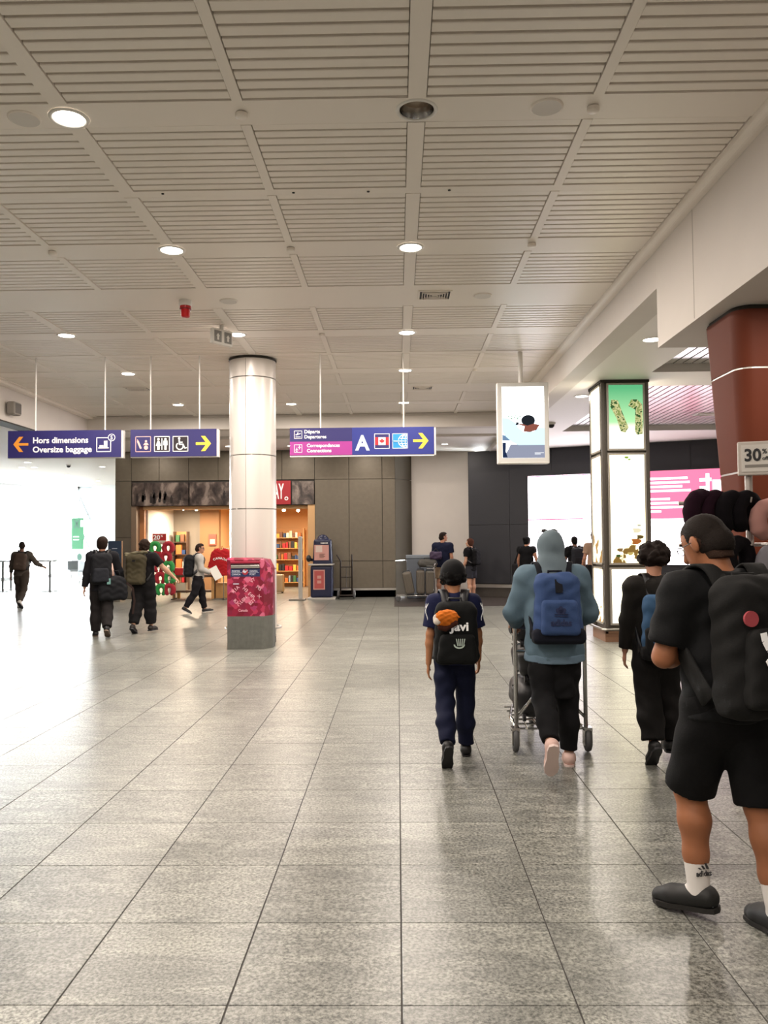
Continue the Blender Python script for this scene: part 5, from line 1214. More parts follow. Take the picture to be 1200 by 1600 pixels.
    # ---- top
    if top:
        of = top.get('off', .014); C = SDF(cv, .035); torso(C, of, bx=top.get('bx', 1.))
        hem = top.get('hem', .03); fl = top.get('flare', .01)
        C.cap(J['pel']+R @ (0, 0, .09*h), J['pel']+(0, 0, -(hem+.02)*h), .079*h*bw+of, .088*h*bw+of+fl, flat=(fy, .72), k=.06)
        C.cut(J['pel']+(0, 0, -hem*h), (0, 0, -1))
        if top.get('neck', True): C.cap(J['nb']-R @ (0, -.004*h, .03*h), J['nb']+R @ (0, .004*h, top.get('collar', .012)*h), .043*h*bw+of*.3, .039*h*bw+of*.3, c1=True, k=.03)
        sl = top.get('sleeve', .6); sf = top.get('sflare', .008)
        for k in 'LR':
            S_, el, wr = J['S'+k], J['el'+k], J['wr'+k]
            if sl <= 1: C.cap(S_, S_+(el-S_)*sl, .037*h*bw+of*.8, .03*h*bw+of*.8+sf, c1=True, k=.04)
            else:
                C.cap(S_, el, .036*h*bw+of*.8, .028*h*bw+of*.8, k=.04); e = el+(wr-el)*(sl-1); C.cap(el, e, .028*h*bw+of*.8, .019*h*bw+of*.7+sf*.5, c1=True, k=.02)
        if top.get('hood') == 'down':
            C.cap(J['nb']+R @ (-.045*h, -.03*h, -.02*h), J['nb']+R @ (.045*h, -.03*h, -.02*h), .036*h, k=.03); C.ell(J['nb']+R @ (0, -.055*h, -.055*h), (.06*h, .03*h, .06*h), k=.03)
            C.cap(J['nb']+R @ (-.05*h, .01*h, .0), J['nb']+R @ (-.03*h, .045*h, -.03*h), .022*h, k=.03); C.cap(J['nb']+R @ (.05*h, .01*h, .0), J['nb']+R @ (.03*h, .045*h, -.03*h), .022*h, k=.03)
        P.top = C.mesh(top.get('name', 'shirt'), top['m'], root, wr=top.get('wr', (.0025, 16)))
    # ---- socks, shoes
    for s, k in ((-1, 'L'), (1, 'R')):
        an, f, u, sd = J['an'+k], J['fd'+k], J['uf'+k], J['sd'+k]; kd = nrm_(J['kn'+k]-an)
        if socks:
            C = SDF(min(cv, .009), .02); C.cap(an-kd*.01, an+kd*socks['h'], .0235*h*bw, .0285*h*bw, c1=True); C.cap(an-u*.01*h, an+f*.05*h-u*.012*h, .022*h, .018*h); so = C.mesh('sock', socks['m'], root)
            P.__dict__['sock'+k] = (so, an+kd*socks['h']*.55, kd)
        if shoes:
            C = SDF(min(cv, .009), .018); w_ = shoes.get('w', 1.)
            C.cap(an-f*.018*h-u*.014*h, an+f*.07*h-u*.026*h, .0265*h*w_, .0265*h*w_, flat=(sd, 1.0)); C.cap(an+f*.07*h-u*.026*h, an+f*.105*h-u*.03*h, .026*h*w_, .02*h*w_)
            if not shoes.get('low'): C.cap(an-f*.006*h-u*.01*h, an+u*.008*h, .027*h, .0265*h, c1=True)
            C.cut(an-u*.037*h, -u)
            sh_ = C.mesh('shoe', shoes['m'], root)
            o = [(-.046, 0), (-.04, .018), (-.015, .024), (.03, .023), (.075, .03), (.105, .026), (.124, .01), (.127, 0), (.124, -.01), (.105, -.026), (.075, -.03), (.03, -.023), (-.015, -.024), (-.04, -.018)]
            MB().poly([(a*h, b*h*w_) for a, b in o], an-u*.046*h, f, np.cross(u, f), .012*h).build('sole', shoes.get('sole', M_black), sh_)
    # ---- hair or cap
    if hair:
        m = hair['m']; st = hair.get('style', 'short'); C = SDF(min(cv, .01), .012); cut_face = True
        cr = np.array([.0445, .055, .05])
        if st in ('short', 'buzz'):
            C.ell(hd(0, -.006, .018), (cr+(.0055 if st == 'short' else .002))*h*hs, Rh); C.ell(hd(0, -.022, -.012), (cr*.86+.003)*h*hs, Rh)
            if st == 'short': C.ell(hd(0, .012, .05), np.array([.038, .04, .022])*h*hs, Rh)
            C.box(hd(0, .075, -.022), np.array([.08, .055, .058])*h*hs, .01, Rh, sub=True, k=.008); C.cut(hd(0, -.02, -.052 if st == 'short' else -.034), Rh @ (0, .25, -1))
            for s in (-1, 1): C.ell(hd(s*.05, .0, -.008), np.array([.014, .018, .024])*h*hs, Rh, sub=True, k=.004)
        elif st == 'curly':
            for i in range(95):
                z = rng.uniform(-.45, 1); a = rng.uniform(0, 2*PI); r_ = math.sqrt(max(0, 1-z*z)); v = np.array([r_*math.cos(a), r_*math.sin(a), z])
                if v[1] > .55 and v[2] < .35: continue
                C.ell(hd(*(v*np.array([.058, .064, .06])+np.array([0, -.006, .022]))), np.ones(3)*rng.uniform(.011, .019)*h*hs, k=.005)
            C.ell(hd(0, -.008, .02), np.array([.056, .058, .058])*h*hs, Rh); C.box(hd(0, .085, -.03), np.array([.08, .05, .055])*h*hs, .01, Rh, sub=True, k=.008)
        elif st in ('bob', 'bun', 'mop'):
            C.ell(hd(0, -.008, .016), (cr+.009)*h*hs, Rh); C.ell(hd(0, -.02, -.02), np.array([.05, .042, .05])*h*hs, Rh, k=.03)
            if st == 'bun': C.ell(hd(0, -.07, .03), np.array([.026, .024, .026])*h*hs, Rh, k=.01)
            if st == 'mop':
                for i in range(30):
                    a = rng.uniform(.2, 2*PI-.2)+PI/2; C.ell(hd(.05*math.cos(a), .054*math.sin(a)-.006, rng.uniform(-.045, .04)), np.ones(3)*.014*h*hs, k=.01)
            C.box(hd(0, .08, -.026), np.array([.08, .052, .06])*h*hs, .01, Rh, sub=True, k=.008); C.cut(hd(0, -.02, -.066 if st != 'bun' else -.05), Rh @ (0, .2, -1))
        elif st == 'cap':
            for i in range(46):
                z = rng.uniform(-.5, .2); a = rng.uniform(0, 2*PI); v = np.array([math.cos(a), math.sin(a), z])
                if v[1] > .5: continue
                C.ell(hd(*(v*np.array([.048, .056, .05])+np.array([0, -.008, .004]))), np.ones(3)*rng.uniform(.009, .014)*h*hs, k=.006)
            C.ell(hd(0, -.008, .01), (cr+.004)*h*hs, Rh); C.box(hd(0, .085, -.03), np.array([.08, .055, .055])*h*hs, .01, Rh, sub=True, k=.008); C.cut(hd(0, -.02, -.05), Rh @ (0, .25, -1))
            K = SDF(.008, .01); K.ell(hd(0, -.004, .022), (cr+.012)*h*hs, Rh); K.cut(hd(0, 0, .008), Rh @ (0, .1, -1)); K.mesh('cap', hair['cap'], root)
            K = SDF(.008, .006); K.cap(hd(0, .03, .014), hd(0, .085, .008), .046*h*hs, .04*h*hs, flat=(Rh @ (0, 0, 1), .12)); K.mesh('cap_peak', hair['cap'], root)
        C.mesh('hair', m, root, wr=hair.get('wr', (.002, 60)))
        if 'fade' in hair:
            K = SDF(.008, .01); K.ell(hd(0, -.0045, .0155), (cr+.0014)*h*hs, Rh); K.cap(hd(0, -.024, -.02), hd(0, -.022, -.05), .0385*h*hs, .034*h*hs, flat=(Rh @ (0, 1, 0), .9), k=.02)
            K.box(hd(0, .07, -.03), np.array([.08, .058, .06])*h*hs, .01, Rh, sub=True, k=.01); K.cut(hd(0, -.02, -.05), Rh @ (0, .3, -1)); K.mesh('hair_fade', hair['fade'], root)
    return P
M_of = lambda P: Matrix.Translation(P.root.location) @ Matrix.Rotation(P.root.rotation_euler.z, 4, 'Z')

def backpack(P, name, label, w, d, h, m, zt=.02, dx=0., strap=M_black, pocket=None, taper=.08, vox=.01, bottom=None, soft=.0032, back=None, strap_w=.06, tilt=0., loops=True):
    """pack frame: origin at the middle of the pack base, -y away from the wearer"""
    J, R, H = P.J, P.R, P.H
    yb = -(back if back is not None else .068*H)
    org = J['pel'] + R @ np.array([dx, yb, .272*H+zt-h])
    M4 = M_of(P) @ Matrix.Translation(org) @ Matrix([list(r_) for r_ in R]).to_4x4() @ Matrix.Rotation(tilt, 4, 'Y')
    t = bpy.data.objects.new(name, None); link(t); t.matrix_world = M4; tag(t, label, 'backpack')
    s = SDF(vox, .03); s.box((0, -d/2, h/2), (w/2, d/2, h/2), min(.07, d*.45), taper=taper); s.cap((-w*.25, -d*.45, h-.06), (w*.25, -d*.45, h-.06), d*.42, k=.05)
    s.mesh('main_bag', m, t, wr=(soft, 22))
    if pocket:
        q = pocket; s = SDF(vox, .02); s.box((0, -d-.01, q.get('z', .3)*h), (q['w']/2, q.get('d', .035), q['h']/2), .03, taper=q.get('taper', .1)); s.mesh('front_pocket', q['m'], t, wr=(soft*.5, 26))
    if bottom: s = SDF(vox, .02); s.box((0, -d/2, .05), (w/2*(1+taper)+.004, d/2+.006, .055), .04); s.mesh('bottom_panel', bottom, t)
    inv = R.T
    for s_, k in ((-1, 'L'), (1, 'R')):
        sh_ = inv @ (J['S'+k]-org); x = sh_[0]*.62; zs = sh_[2]+.052*H*.95; yf = .078*H-yb
        pts = [(x*.7, -.02, h-.05), (x*.85, .03, zs-.012), (x, -yb*.8, zs+.012), (x*1.05, yf*.82, zs-.05), (x*1.1, yf, zs-.14), (x*1.35, yf*.8, zs-.26), (sh_[0]*1.0, -yb, zs-.34), (w/2*s_, -.02, h*.12)]
        nr = [(0, -.7, .7), (0, -.3, 1), (0, .1, 1), (0, .7, .7), (0, 1, 0), (s_*.5, .8, 0), (s_, .1, 0), (s_, -.3, 0)]
        fine, fn = [], []
        for i in range(len(pts)-1):
            for u in np.linspace(0, 1, 4, endpoint=i == len(pts)-2):
                p0, p1, p2, p3 = (np.array(pts[max(0, min(len(pts)-1, i+q))], float) for q in (-1, 0, 1, 2))
                fine.append(.5*((2*p1)+(-p0+p2)*u+(2*p0-5*p1+4*p2-p3)*u*u+(-p0+3*p1-3*p2+p3)*u**3)); fn.append(np.array(nr[i])*(1-u)+np.array(nr[i+1])*u)
        MB().ribbon(fine, strap_w, .012, fn).build('strap', strap, t, True)
    MB().tube([(-.05, -.02, h-.03), (-.045, -.02, h+.03), (.045, -.02, h+.03), (.05, -.02, h-.03)], .01).build('handle', strap, t, True)
    return t
C_ = lambda n, c, r=.85: mat('cloth_'+n, c, r, bump=(160, .12), spec=.25)
H_ = lambda n, c: mat('hair_'+n, c, .75, bump=(220, .4), spec=.15)

# --- boy in the navy jersey
P = person('child in dark cap and navy jersey walking away with a black backpack', (.41, 5.98, 0), .02, 1.405, dict(L=(-.22, .55, .95, .05), R=(.16, .1, -.05, .08), AL=(-.05, .16, .1, .1), AR=(.12, .17, .2, .12), lean=.05, head=(.0, .12, 0)), 'olive', .009, .86, .92,
    top=dict(m=C_('jersey', '151a3c'), name='jersey', sleeve=.78, hem=.05, off=.018, sflare=.014, flare=.015), bottom=dict(m=C_('track_navy', '0c122c'), len=1.93, off=.02, flare=.006, wr=(.0045, 18)), shoes=dict(m=mat('shoe_black', '111113', .55), sole=mat('sole_black', '1c1c1e', .6)), hair=dict(m=H_('black', '0d0c0c'), style='cap', cap=C_('cap', '0c0c0e')), headscale=1.2)
Mj = M_let
for s_, k in ((-1, 'L'), (1, 'R')):                           # white sleeve stripes
    S0, E0 = P.J['S'+k], P.J['el'+k]; dr = nrm_(E0-S0); b = MB()
    for o_ in (-.018, 0, .018):
        pts = [S0+dr*q+np.array([s_*.052*(1-q*.8), -.03+o_, .012]) + np.array([s_*.012*math.sin(q*40+o_*60), 0, 0]) for q in np.linspace(.0, .15, 8)]
        b.tube(pts, .003, 5)
    b.build('sleeve_stripes', Mj, P.root)
bp = backpack(P, 'black_backpack', 'black backpack with white lettering and crest on the child in jersey', .31, .13, .44, C_('pack_black', '0d0f10'), zt=.0, pocket=dict(m=C_('pack_black', '0d0f10'), w=.27, h=.2, z=.27), strap_w=.06)
text('Javi', .085, M_let, bp, (-.045, -.150, .245), off=.03, width=.135)
b = MB()
for i in range(5): b.poly(bar(.03-.02+.01*i, .14, .03-.03+.015*i, .19, .006), (-.01, -.182, 0), (1, 0, 0), (0, 0, 1), .003)
b.poly([(.04*math.cos(a)+.01, .15+.03*math.sin(a)) for a in np.linspace(PI, 2*PI, 10)]+[(.03*math.cos(a)+.01, .15+.02*math.sin(a)) for a in np.linspace(2*PI, PI, 10)], (0, -.182, 0), (1, 0, 0), (0, 0, 1), .003)
b.build('crest', mat('crest_pale', 'b9c9c0', .6), bp)
t = thing('plush_fox', 'orange and white plush animal hanging on the black backpack', 'plush toy', (0, 0, 0)); t.matrix_world = bp.matrix_world @ Matrix.Translation((-.075, -.175, .27))
s = SDF(.007, .02); s.ell((0, 0, .06), (.085, .055, .06), rym(-.3)); s.ell((-.03, -.02, .075), (.05, .045, .045)); s.mesh('body', C_('fox', 'c4681c'), t, wr=(.003, 70))
s = SDF(.006, .01); s.ell((-.07, -.035, .045), (.028, .022, .026)); s.ell((-.085, -.03, .075), (.012, .01, .022), rym(.5)); s.mesh('muzzle', C_('fox_white', 'd9cfc4'), t)
s = SDF(.006, .01); s.cap((.0, -.02, .0), (.06, -.03, .03), .02); s.cap((-.05, -.03, .0), (-.01, -.03, -.01), .018); s.mesh('paws', C_('fox_dark', '3a1a10'), t)
s = SDF(.006, .01); s.cap((.05, -.02, .085), (.09, -.02, .07), .02, .006); s.mesh('tail', C_('fox', 'c4681c'), t)

# --- hooded person in denim pushing the trolley
Pd = person('person in grey-blue hood and denim jacket pushing a trolley', (1.1, 5.76, 0), -.02, 1.64, dict(L=(-.2, .75, 1.0, .0), R=(.1, .12, .0, .15), AL=(.2, .34, .98, .5), AR=(.2, .34, .98, .5), lean=.12, head=(0, .1, 0), palmL=(0, 0, -1), palmR=(0, 0, -1), curlL=1.0, curlR=1.0), 'fair', .009, 1.0, .98,
    top=dict(m=C_('denim', '586d7b'), name='denim_jacket', sleeve=1.92, hem=.085, off=.034, flare=.03, sflare=.0, bx=1.08, wr=(.005, 15), collar=.02), bottom=dict(m=C_('legging_black', '0c0c0f'), len=1.9, off=.02, waist=.03, wr=(.003, 20)), shoes=dict(m=mat('shoe_pink', 'dcbab0', .6), sole=mat('sole_pink', 'e2cbc4', .6)), hair=None)
h = 1.64; s = SDF(.009, .03); hd = lambda x, y, z: Pd.J['head']+Pd.Rh @ (x*h, y*h, z*h)
s.ell(hd(0, -.008, .014), np.array([.058, .066, .066])*h, Pd.Rh); s.cap(hd(0, -.012, -.01), Pd.J['nb']+Pd.R @ (0, -.01*h, .0), .054*h, .066*h, flat=(Pd.R @ (0, 1, 0), .9)); s.cap(Pd.J['nb']+Pd.R @ (0, -.01*h, .01*h), Pd.J['nb']+Pd.R @ (0, -.012*h, -.03*h), .068*h, .085*h, flat=(Pd.R @ (0, 1, 0), .75))
s.box(hd(0, .085, -.015), np.array([.034, .06, .05])*h, .02, Pd.Rh, sub=True, k=.02)
s.mesh('hood', C_('hood', '67757d'), Pd.root, wr=(.003, 15))
fyd = Pd.R @ (0, 1, 0); s = SDF(.009, .02); s.cap(Pd.J['pel']+(0, 0, -.05*h), Pd.J['pel']+(0, 0, -.083*h), .086*h+.066, .088*h+.07, flat=(fyd, .72), c0=True, c1=True); s.mesh('hem_band', C_('denim_light', '64798a'), Pd.root)
s = SDF(.01, .05); s.cap(Pd.J['pel']+(0, 0, .02), Pd.J['pel']+(0, .0, -.24*h), .098*h, .088*h, flat=((0, 1, 0), .75), c1=True); s.mesh('tunic', C_('tunic', '0b0b0e'), Pd.root, wr=(.005, 18))
t = thing('sunglasses', 'dark sunglasses resting on top of the grey-blue hood', 'sunglasses'); t.matrix_world = M_of(Pd) @ Matrix.Translation(hd(0, .02, .078))
for s_ in (-1, 1): MB().lathe([(.001, -.002), (.025, -.003), (.027, 0), (.025, .003), (.001, .002)], n=16).build('lens', mat('lens_dark', '14161c', .1), t, True, loc=(s_*.034, .0, .0)).rotation_euler = (.5, 0, 0); MB().tube([(s_*.06, 0, 0), (s_*.085, -.02, -.012), (s_*.1, -.1, -.04)], .003).build('temple', M_black, t)
MB().cone((-.01, 0, 0), (.01, 0, 0), .003).build('bridge', M_black, t)
M_bb = C_('pack_blue', '354a74')
bp = backpack(Pd, 'blue_backpack', 'blue backpack with dark straps and leaf logo on the denim jacket', .32, .16, .47, M_bb, zt=-.0, pocket=dict(m=M_bb, w=.255, h=.24, z=.37, taper=.06), bottom=C_('pack_navy', '10131f'), strap=C_('strap_navy', '12141c'), strap_w=.075, taper=.1, back=.105, soft=.004)
m_lg = mat('logo_navy', '16224a', .7); yk = -.208
for a, l_ in ((0, .05), (.75, .045), (-.75, .045)):
    c, n = math.cos(a), math.sin(a); MB().poly([((.016*math.sin(q)*c+(.5-.5*math.cos(q))*l_*n), ((.5-.5*math.cos(q))*l_*c-.016*math.sin(q)*n)) for q in np.linspace(0, 2*PI, 14, endpoint=False)][::-1], (0, yk, .2), (1, 0, 0), (0, 0, 1), .003).build('logo_leaf', m_lg, bp)
for i in range(2): MB().poly(bar(-.045, .196-.014*i, .045, .196-.014*i, .006), (0, yk-.001, 0), (1, 0, 0), (0, 0, 1), .003).build('logo_bar', m_lg, bp)
text('adidas', .06, m_lg, bp, (0, yk, .118), off=.03, align='CENTER', width=.14)
MB().ribbon([(0, -.05, .46), (0, -.15, .43), (0, -.172, .34)], .05, .006, [(0, -.3, 1), (0, -.7, .7), (0, -1, 0)]).build('top_flap', C_('strap_navy', '12141c'), bp)

# --- curly haired child in black hoodie
Pc = person('child with curly dark hair in black hoodie and baggy trousers', (1.865, 5.9, 0), -.03, 1.47, dict(L=(-.12, .3, .8, .1), R=(.12, .1, .0, .15), AL=(-.02, .2, .12, .12), AR=(.25, .25, .9, .3), lean=.04, head=(-.15, .12, 0)), 'mid', .009, .95, .95,
    top=dict(m=C_('hoodie', '15120f'), name='hoodie', sleeve=1.93, hem=.04, off=.026, hood='down', wr=(.003, 18), collar=.0), bottom=dict(m=C_('cargo_black', '0e0c0c'), len=1.9, off=.03, flare=.014, wr=(.005, 15)), shoes=dict(m=mat('shoe_black', '111113', .55), sole=M_black), hair=dict(m=H_('brown_black', '1d1512'), style='curly'), headscale=1.1)
M_sbp = C_('pack_steel', '33506f')
bp = backpack(Pc, 'blue_black_backpack', 'blue and black backpack on the curly haired child', .3, .13, .45, M_sbp, zt=-.06, dx=.01, pocket=dict(m=M_sbp, w=.2, h=.24, z=.5), bottom=C_('pack_black2', '121214'), strap_w=.055, back=.1)
s = SDF(.01, .02); s.box((.1, -.1, .22), (.045, .05, .16), .03); s.mesh('side_panel', C_('pack_black2', '121214'), bp); s = SDF(.01, .02); s.box((-.1, -.11, .13), (.045, .045, .1), .03); s.mesh('side_panel', C_('pack_black2', '121214'), bp)
b = MB()
for i in range(4): b.poly(bar(.0+.012*i, .28, .008+.012*i, .34, .006), (.0, -.178, 0), (1, 0, 0), (0, 0, 1), .003)
b.build('faded_emblem', mat('emblem_grey', '8fa0b0', .7), bp)
MB().poly([(-.08, .075), (-.02, .07), (-.005, .09), (-.03, .085), (-.05, .095), (-.06, .083)], (0, -.141, 0), (1, 0, 0), (0, 0, 1), .003).build('white_logo', M_let, bp); text('PUMA', .02, M_let, bp, (-.08, -.141, .045), off=.02, width=.06)
text('C', .07, M_let, bp, (.06, -.155, .31), off=.02, shear=.3)

# --- man in black polo, shorts and white socks, nearest
Pm = person('man in black polo and shorts with white socks looking down', (1.375, 3.42, 0), .22, 1.69, dict(L=(.36, .5, .12, .6), R=(-.14, .08, .12, .05), AL=(.1, .24, 1.35, 1.1), AR=(.15, .2, 1.3, .9), lean=.06, head=(.42, .45, 0), palmL=(.3, 0, 1), palmR=(-.3, 0, 1), curlL=.8, curlR=.8, spread=.03), 'tan', .007, 1.12, 1.06,
    top=dict(m=C_('polo', '0e0f11'), name='polo_shirt', sleeve=.8, hem=.04, off=.013, sflare=.012, flare=.006, collar=.022, wr=(.004, 18)), bottom=dict(m=C_('shorts_black', '08080a'), name='shorts', len=.99, off=.012, flare=.026, wr=(.004, 14)), socks=dict(m=mat('sock_white', 'dad6d2', .8, bump=(300, .2)), h=.17),
    shoes=dict(m=mat('clog_black', '121212', .6), sole=mat('clog_sole', '1e1c1a', .7), low=True, w=1.12), hair=dict(m=H_('grey_brown', '1f1916'), style='buzz', wr=(.0008, 150), fade=H_('fade', '3a2a22')), headscale=1.06)
hd = lambda x, y, z: Pm.J['head']+Pm.Rh @ (np.array([x, y, z])*1.69)
t = thing('eyeglasses', 'thin dark eyeglasses on the man looking down', 'glasses'); t.matrix_world = M_of(Pm) @ Matrix.Translation(hd(0, .06, .004)) @ Matrix([list(q) for q in Pm.Rh]).to_4x4()
for s_ in (-1, 1):
    MB().tube([(s_*.033+.024*math.cos(a), .0, .018*math.sin(a)) for a in np.linspace(0, 2*PI, 18, endpoint=False)], .002, 6, True).build('rim', M_black, t); MB().tube([(s_*.057, 0, 0), (s_*.085, -.03, .0), (s_*.088, -.11, -.002)], .002, 6).build('temple', M_black, t)
MB().cone((-.009, 0, .005), (.009, 0, .005), .002).build('bridge', M_black, t)
t = thing('smartphone', 'dark smartphone held in front of the man in black polo', 'phone'); hp_ = (Pm.J['wrL']+Pm.J['wrR'])/2+Pm.J['adL']*.06+Pm.J['adR']*.06+np.array([0, .0, .03])
t.matrix_world = M_of(Pm) @ Matrix.Translation(hp_) @ Matrix.Rotation(-.6, 4, 'X'); box('case', M_black, t, -.038, .038, -.08, .08, -.004, .004, .003); box('glass', mat('phone_glass', '0a0c12', .1), t, -.035, .035, -.076, .076, .0041, .005)
for k, sx_ in (('L', 1), ('R', 1)):
    so, c, kd = Pm.__dict__['sock'+k]; Xd = Matrix.Rotation(-.0, 3, 'Z') @ Vector((1, 0, 0)); bk = np.array([.0, -.05, 0])
    o = text('adidas', .032, mat('sock_logo', '3a3a3c', .7), Pm.root, Vector(c+bk)+Vector((-.035, .0, -.02)), rot=(PI/2, 0, 0), off=.02, width=.07)
    for i in range(3): MB().poly([(-.02+.016*i, 0), (-.009+.016*i, 0), (-.02+.016*i, .008+.008*i), (-.029+.016*i, .008+.008*i)], Vector(c+bk)+Vector((0, 0, .008)), (1, 0, 0), (0, 0, 1), .002).build('sock_stripe', MC['sock_logo'], Pm.root)
M_mb = C_('pack_coal', '141414')
bp = backpack(Pm, 'large_black_backpack', 'large black backpack with white tick mark and round red patch', .36, .2, .53, M_mb, zt=.03, pocket=dict(m=M_mb, w=.28, h=.3, z=.38, d=.05), strap=C_('strap_coal', '1a1a1a'), strap_w=.08, back=.125, soft=.004, taper=.06)
yk = -.273
MB().poly([(.03*math.cos(a), .03*math.sin(a)) for a in np.linspace(0, 2*PI, 20, endpoint=False)], (-.12, -.216, .39), (1, 0, 0), (0, 0, 1), .01).build('round_patch', mat('patch_red', 'a8444c', .7), bp)
b = MB()
for q in range(5): b.poly(bar(-.095+.004*q, .375+.008*q, -.055-.006*(q % 2), .377+.008*q, .003), (-.045, -.219, 0), (1, 0, 0), (0, 0, 1), .003)
b.build('patch_print', M_let, bp)
for seg in ([(-.005, .34), (.0, .31), (.015, .28), (.035, .265)], [(.03, .205), (.05, .17), (.05, .13), (.04, .09)]):
    b = MB()
    for (a0, b0), (a1, b1) in zip(seg[:-1], seg[1:]): b.poly(bar(a0, b0, a1, b1, .026), (-.105, yk, 0), (1, 0, 0), (0, 0, 1), .003)
    b.build('white_stripe', M_let, bp)
MB().poly([(-.005, .235), (.005, .215), (.03, .215), (.11, .265), (.035, .235), (.012, .232), (.005, .245)], (-.105, yk-.003, 0), (1, 0, 0), (0, 0, 1), .004).build('tick_logo', M_let, bp)

# ------------------------------------------------------------------ people further away
def far(label, loc, rz, H, pose, **kw): return person(label, loc, rz, H, pose, vox=kw.pop('vox', .013), **kw)
M_nv = C_('navy', '141a33'); M_blk = C_('black', '0d0d10'); M_sand = C_('sand', 'a08a72'); M_shoe = mat('shoe_black', '111113', .55); M_shw = mat('shoe_white', 'c9c5c0', .6)
far('man in navy t-shirt and sand shorts beside the parked trolley', (1.2, 21.7, 0), -.35, 1.8, dict(AL=(.05, .15, .2, .1), AR=(0, .14, .25, .1), head=(-.9, 0, 0)), skin='mid', build=1.02, sh=1.05, top=dict(m=M_nv, sleeve=.65, hem=.05, off=.022, sflare=.014), bottom=dict(m=M_sand, name='shorts', len=.85, off=.018, flare=.02), shoes=dict(m=M_shw), hair=dict(m=H_('dark', '231a15'), style='short'))
Pw = far('woman in black top and grey shorts facing the man in navy', (1.95, 21.6, 0), .9, 1.63, dict(AL=(.05, .12, .4, .2), AR=(0, .12, .3, .1), head=(.4, 0, 0)), skin='fair', build=.97, top=dict(m=M_blk, sleeve=.6, hem=.06, off=.02), bottom=dict(m=C_('grey_short', '2e2f36'), name='shorts', len=.7, off=.018, flare=.02), shoes=dict(m=M_shw), hair=dict(m=H_('auburn', '4a2c20'), style='bob'))
backpack(Pw, 'dark_backpack', 'dark backpack on the woman facing the man in navy', .28, .14, .42, M_blk, vox=.014)
Pk = far('woman in black seen against the charcoal wall edge', (3.38, 21.3, 0), -.5, 1.66, dict(AL=(0, .15, .3, .1), AR=(.05, .3, .5, .25), head=(-.5, .1, 0)), skin='mid', build=1.05, top=dict(m=M_blk, sleeve=.35, hem=.08, off=.022), bottom=dict(m=M_blk, len=1.9, off=.022), shoes=dict(m=M_shoe), hair=dict(m=H_('black', '0d0c0c'), style='bun'))
t = thing('hand_bag', 'dark shoulder bag hanging beside the woman in black', 'bag', (3.05, 21.2, .62)); s = SDF(.018, .03); s.box((0, 0, .18), (.06, .14, .17), .05); s.mesh('body', C_('bag_coal', '1c1a1c'), t); MB().tube([(0, -.1, .33), (.12, -.04, .72), (.16, 0, .78), (.12, .06, .7), (0, .1, .33)], .01).build('strap', M_blk, t, True)
Pb = far('man with dark backpack in front of the white video wall', (4.5, 20.6, 0), .15, 1.66, dict(L=(-.2, .4, .5, .1), R=(.25, .1, 0, .1), AL=(.2, .2, .7, .3), AR=(-.05, .2, .3, .1)), skin='back', top=dict(m=M_blk, sleeve=.65, hem=.05, off=.02), bottom=dict(m=C_('trouser_grey', '3a332e'), len=1.92, off=.022), shoes=dict(m=M_shoe), hair=dict(m=H_('black', '0d0c0c'), style='short'))
backpack(Pb, 'grey_backpack', 'dark grey backpack on the man before the video wall', .32, .16, .46, C_('pack_grey', '26282e'), vox=.014, pocket=dict(m=C_('pack_grey2', '1a1b20'), w=.24, h=.2, z=.3))
far('person half hidden behind the left edge of the lightbox', (4.74, 19.5, 0), .2, 1.76, dict(AL=(.1, .2, .5, .2)), skin='mid', top=dict(m=C_('beige_top', 'a98b76'), sleeve=.6, hem=.05, off=.02), bottom=dict(m=M_blk, len=1.9, off=.02), shoes=dict(m=M_shoe), hair=dict(m=H_('dark', '231a15'), style='short'))
# --- left side
Ps = far('person in grey silhouette walking towards the bright window', (-9.38, 20.0, 0), .1, 1.66, dict(L=(.2, .12, 0, .1), R=(-.25, .5, .6, .1), AL=(0, .25, .3, .1), AR=(.25, .6, .9, .2), head=(.2, 0, 0)), skin='back', top=dict(m=C_('taupe', '4e4741'), sleeve=1.7, hem=.05, off=.02), bottom=dict(m=C_('taupe_dark', '3d3630'), len=1.9, off=.022), shoes=dict(m=M_shw), hair=dict(m=H_('dark', '231a15'), style='buzz'))
backpack(Ps, 'taupe_backpack', 'taupe backpack on the silhouetted walker', .3, .15, .42, C_('pack_taupe', '4a3d36'), vox=.014, tilt=.1)
P1 = far('person in dark jacket with black backpack carrying a duffel bag', (-5.1, 13.85, 0), .3, 1.7, dict(L=(.1, .1, 0, .1), R=(-.3, .35, .5, .1), AL=(-.1, .2, .05, .05), AR=(.15, .35, .6, .2), head=(-.3, 0, 0), lean=.08), skin='mid', vox=.012, top=dict(m=C_('dark_jacket', '17171d'), name='jacket', sleeve=1.95, hem=.08, off=.026, flare=.015), bottom=dict(m=C_('charcoal_trs', '1f1c1c'), len=1.95, off=.026, flare=.012), shoes=dict(m=M_shoe, sole=mat('sole_tan', '6a5a4c', .7)), hair=dict(m=H_('brown', '2e211b'), style='bob'))
bp = backpack(P1, 'black_rucksack', 'black rucksack with bottle on the person in dark jacket', .34, .18, .52, C_('pack_ink', '15161a'), vox=.013, zt=.02, pocket=dict(m=C_('pack_ink2', '1d1f25'), w=.26, h=.24, z=.3), taper=.02)
b = MB().cone((.19, -.06, .12), (.15, -.07, .36), .035, .03, 12).build('water_bottle', mat('bottle_pink', 'b89a8e', .4), bp, True)
t = thing('duffel_bag', 'black duffel bag slung at the side with a hanging strap', 'bag', (-4.85, 13.75, .0), .35)
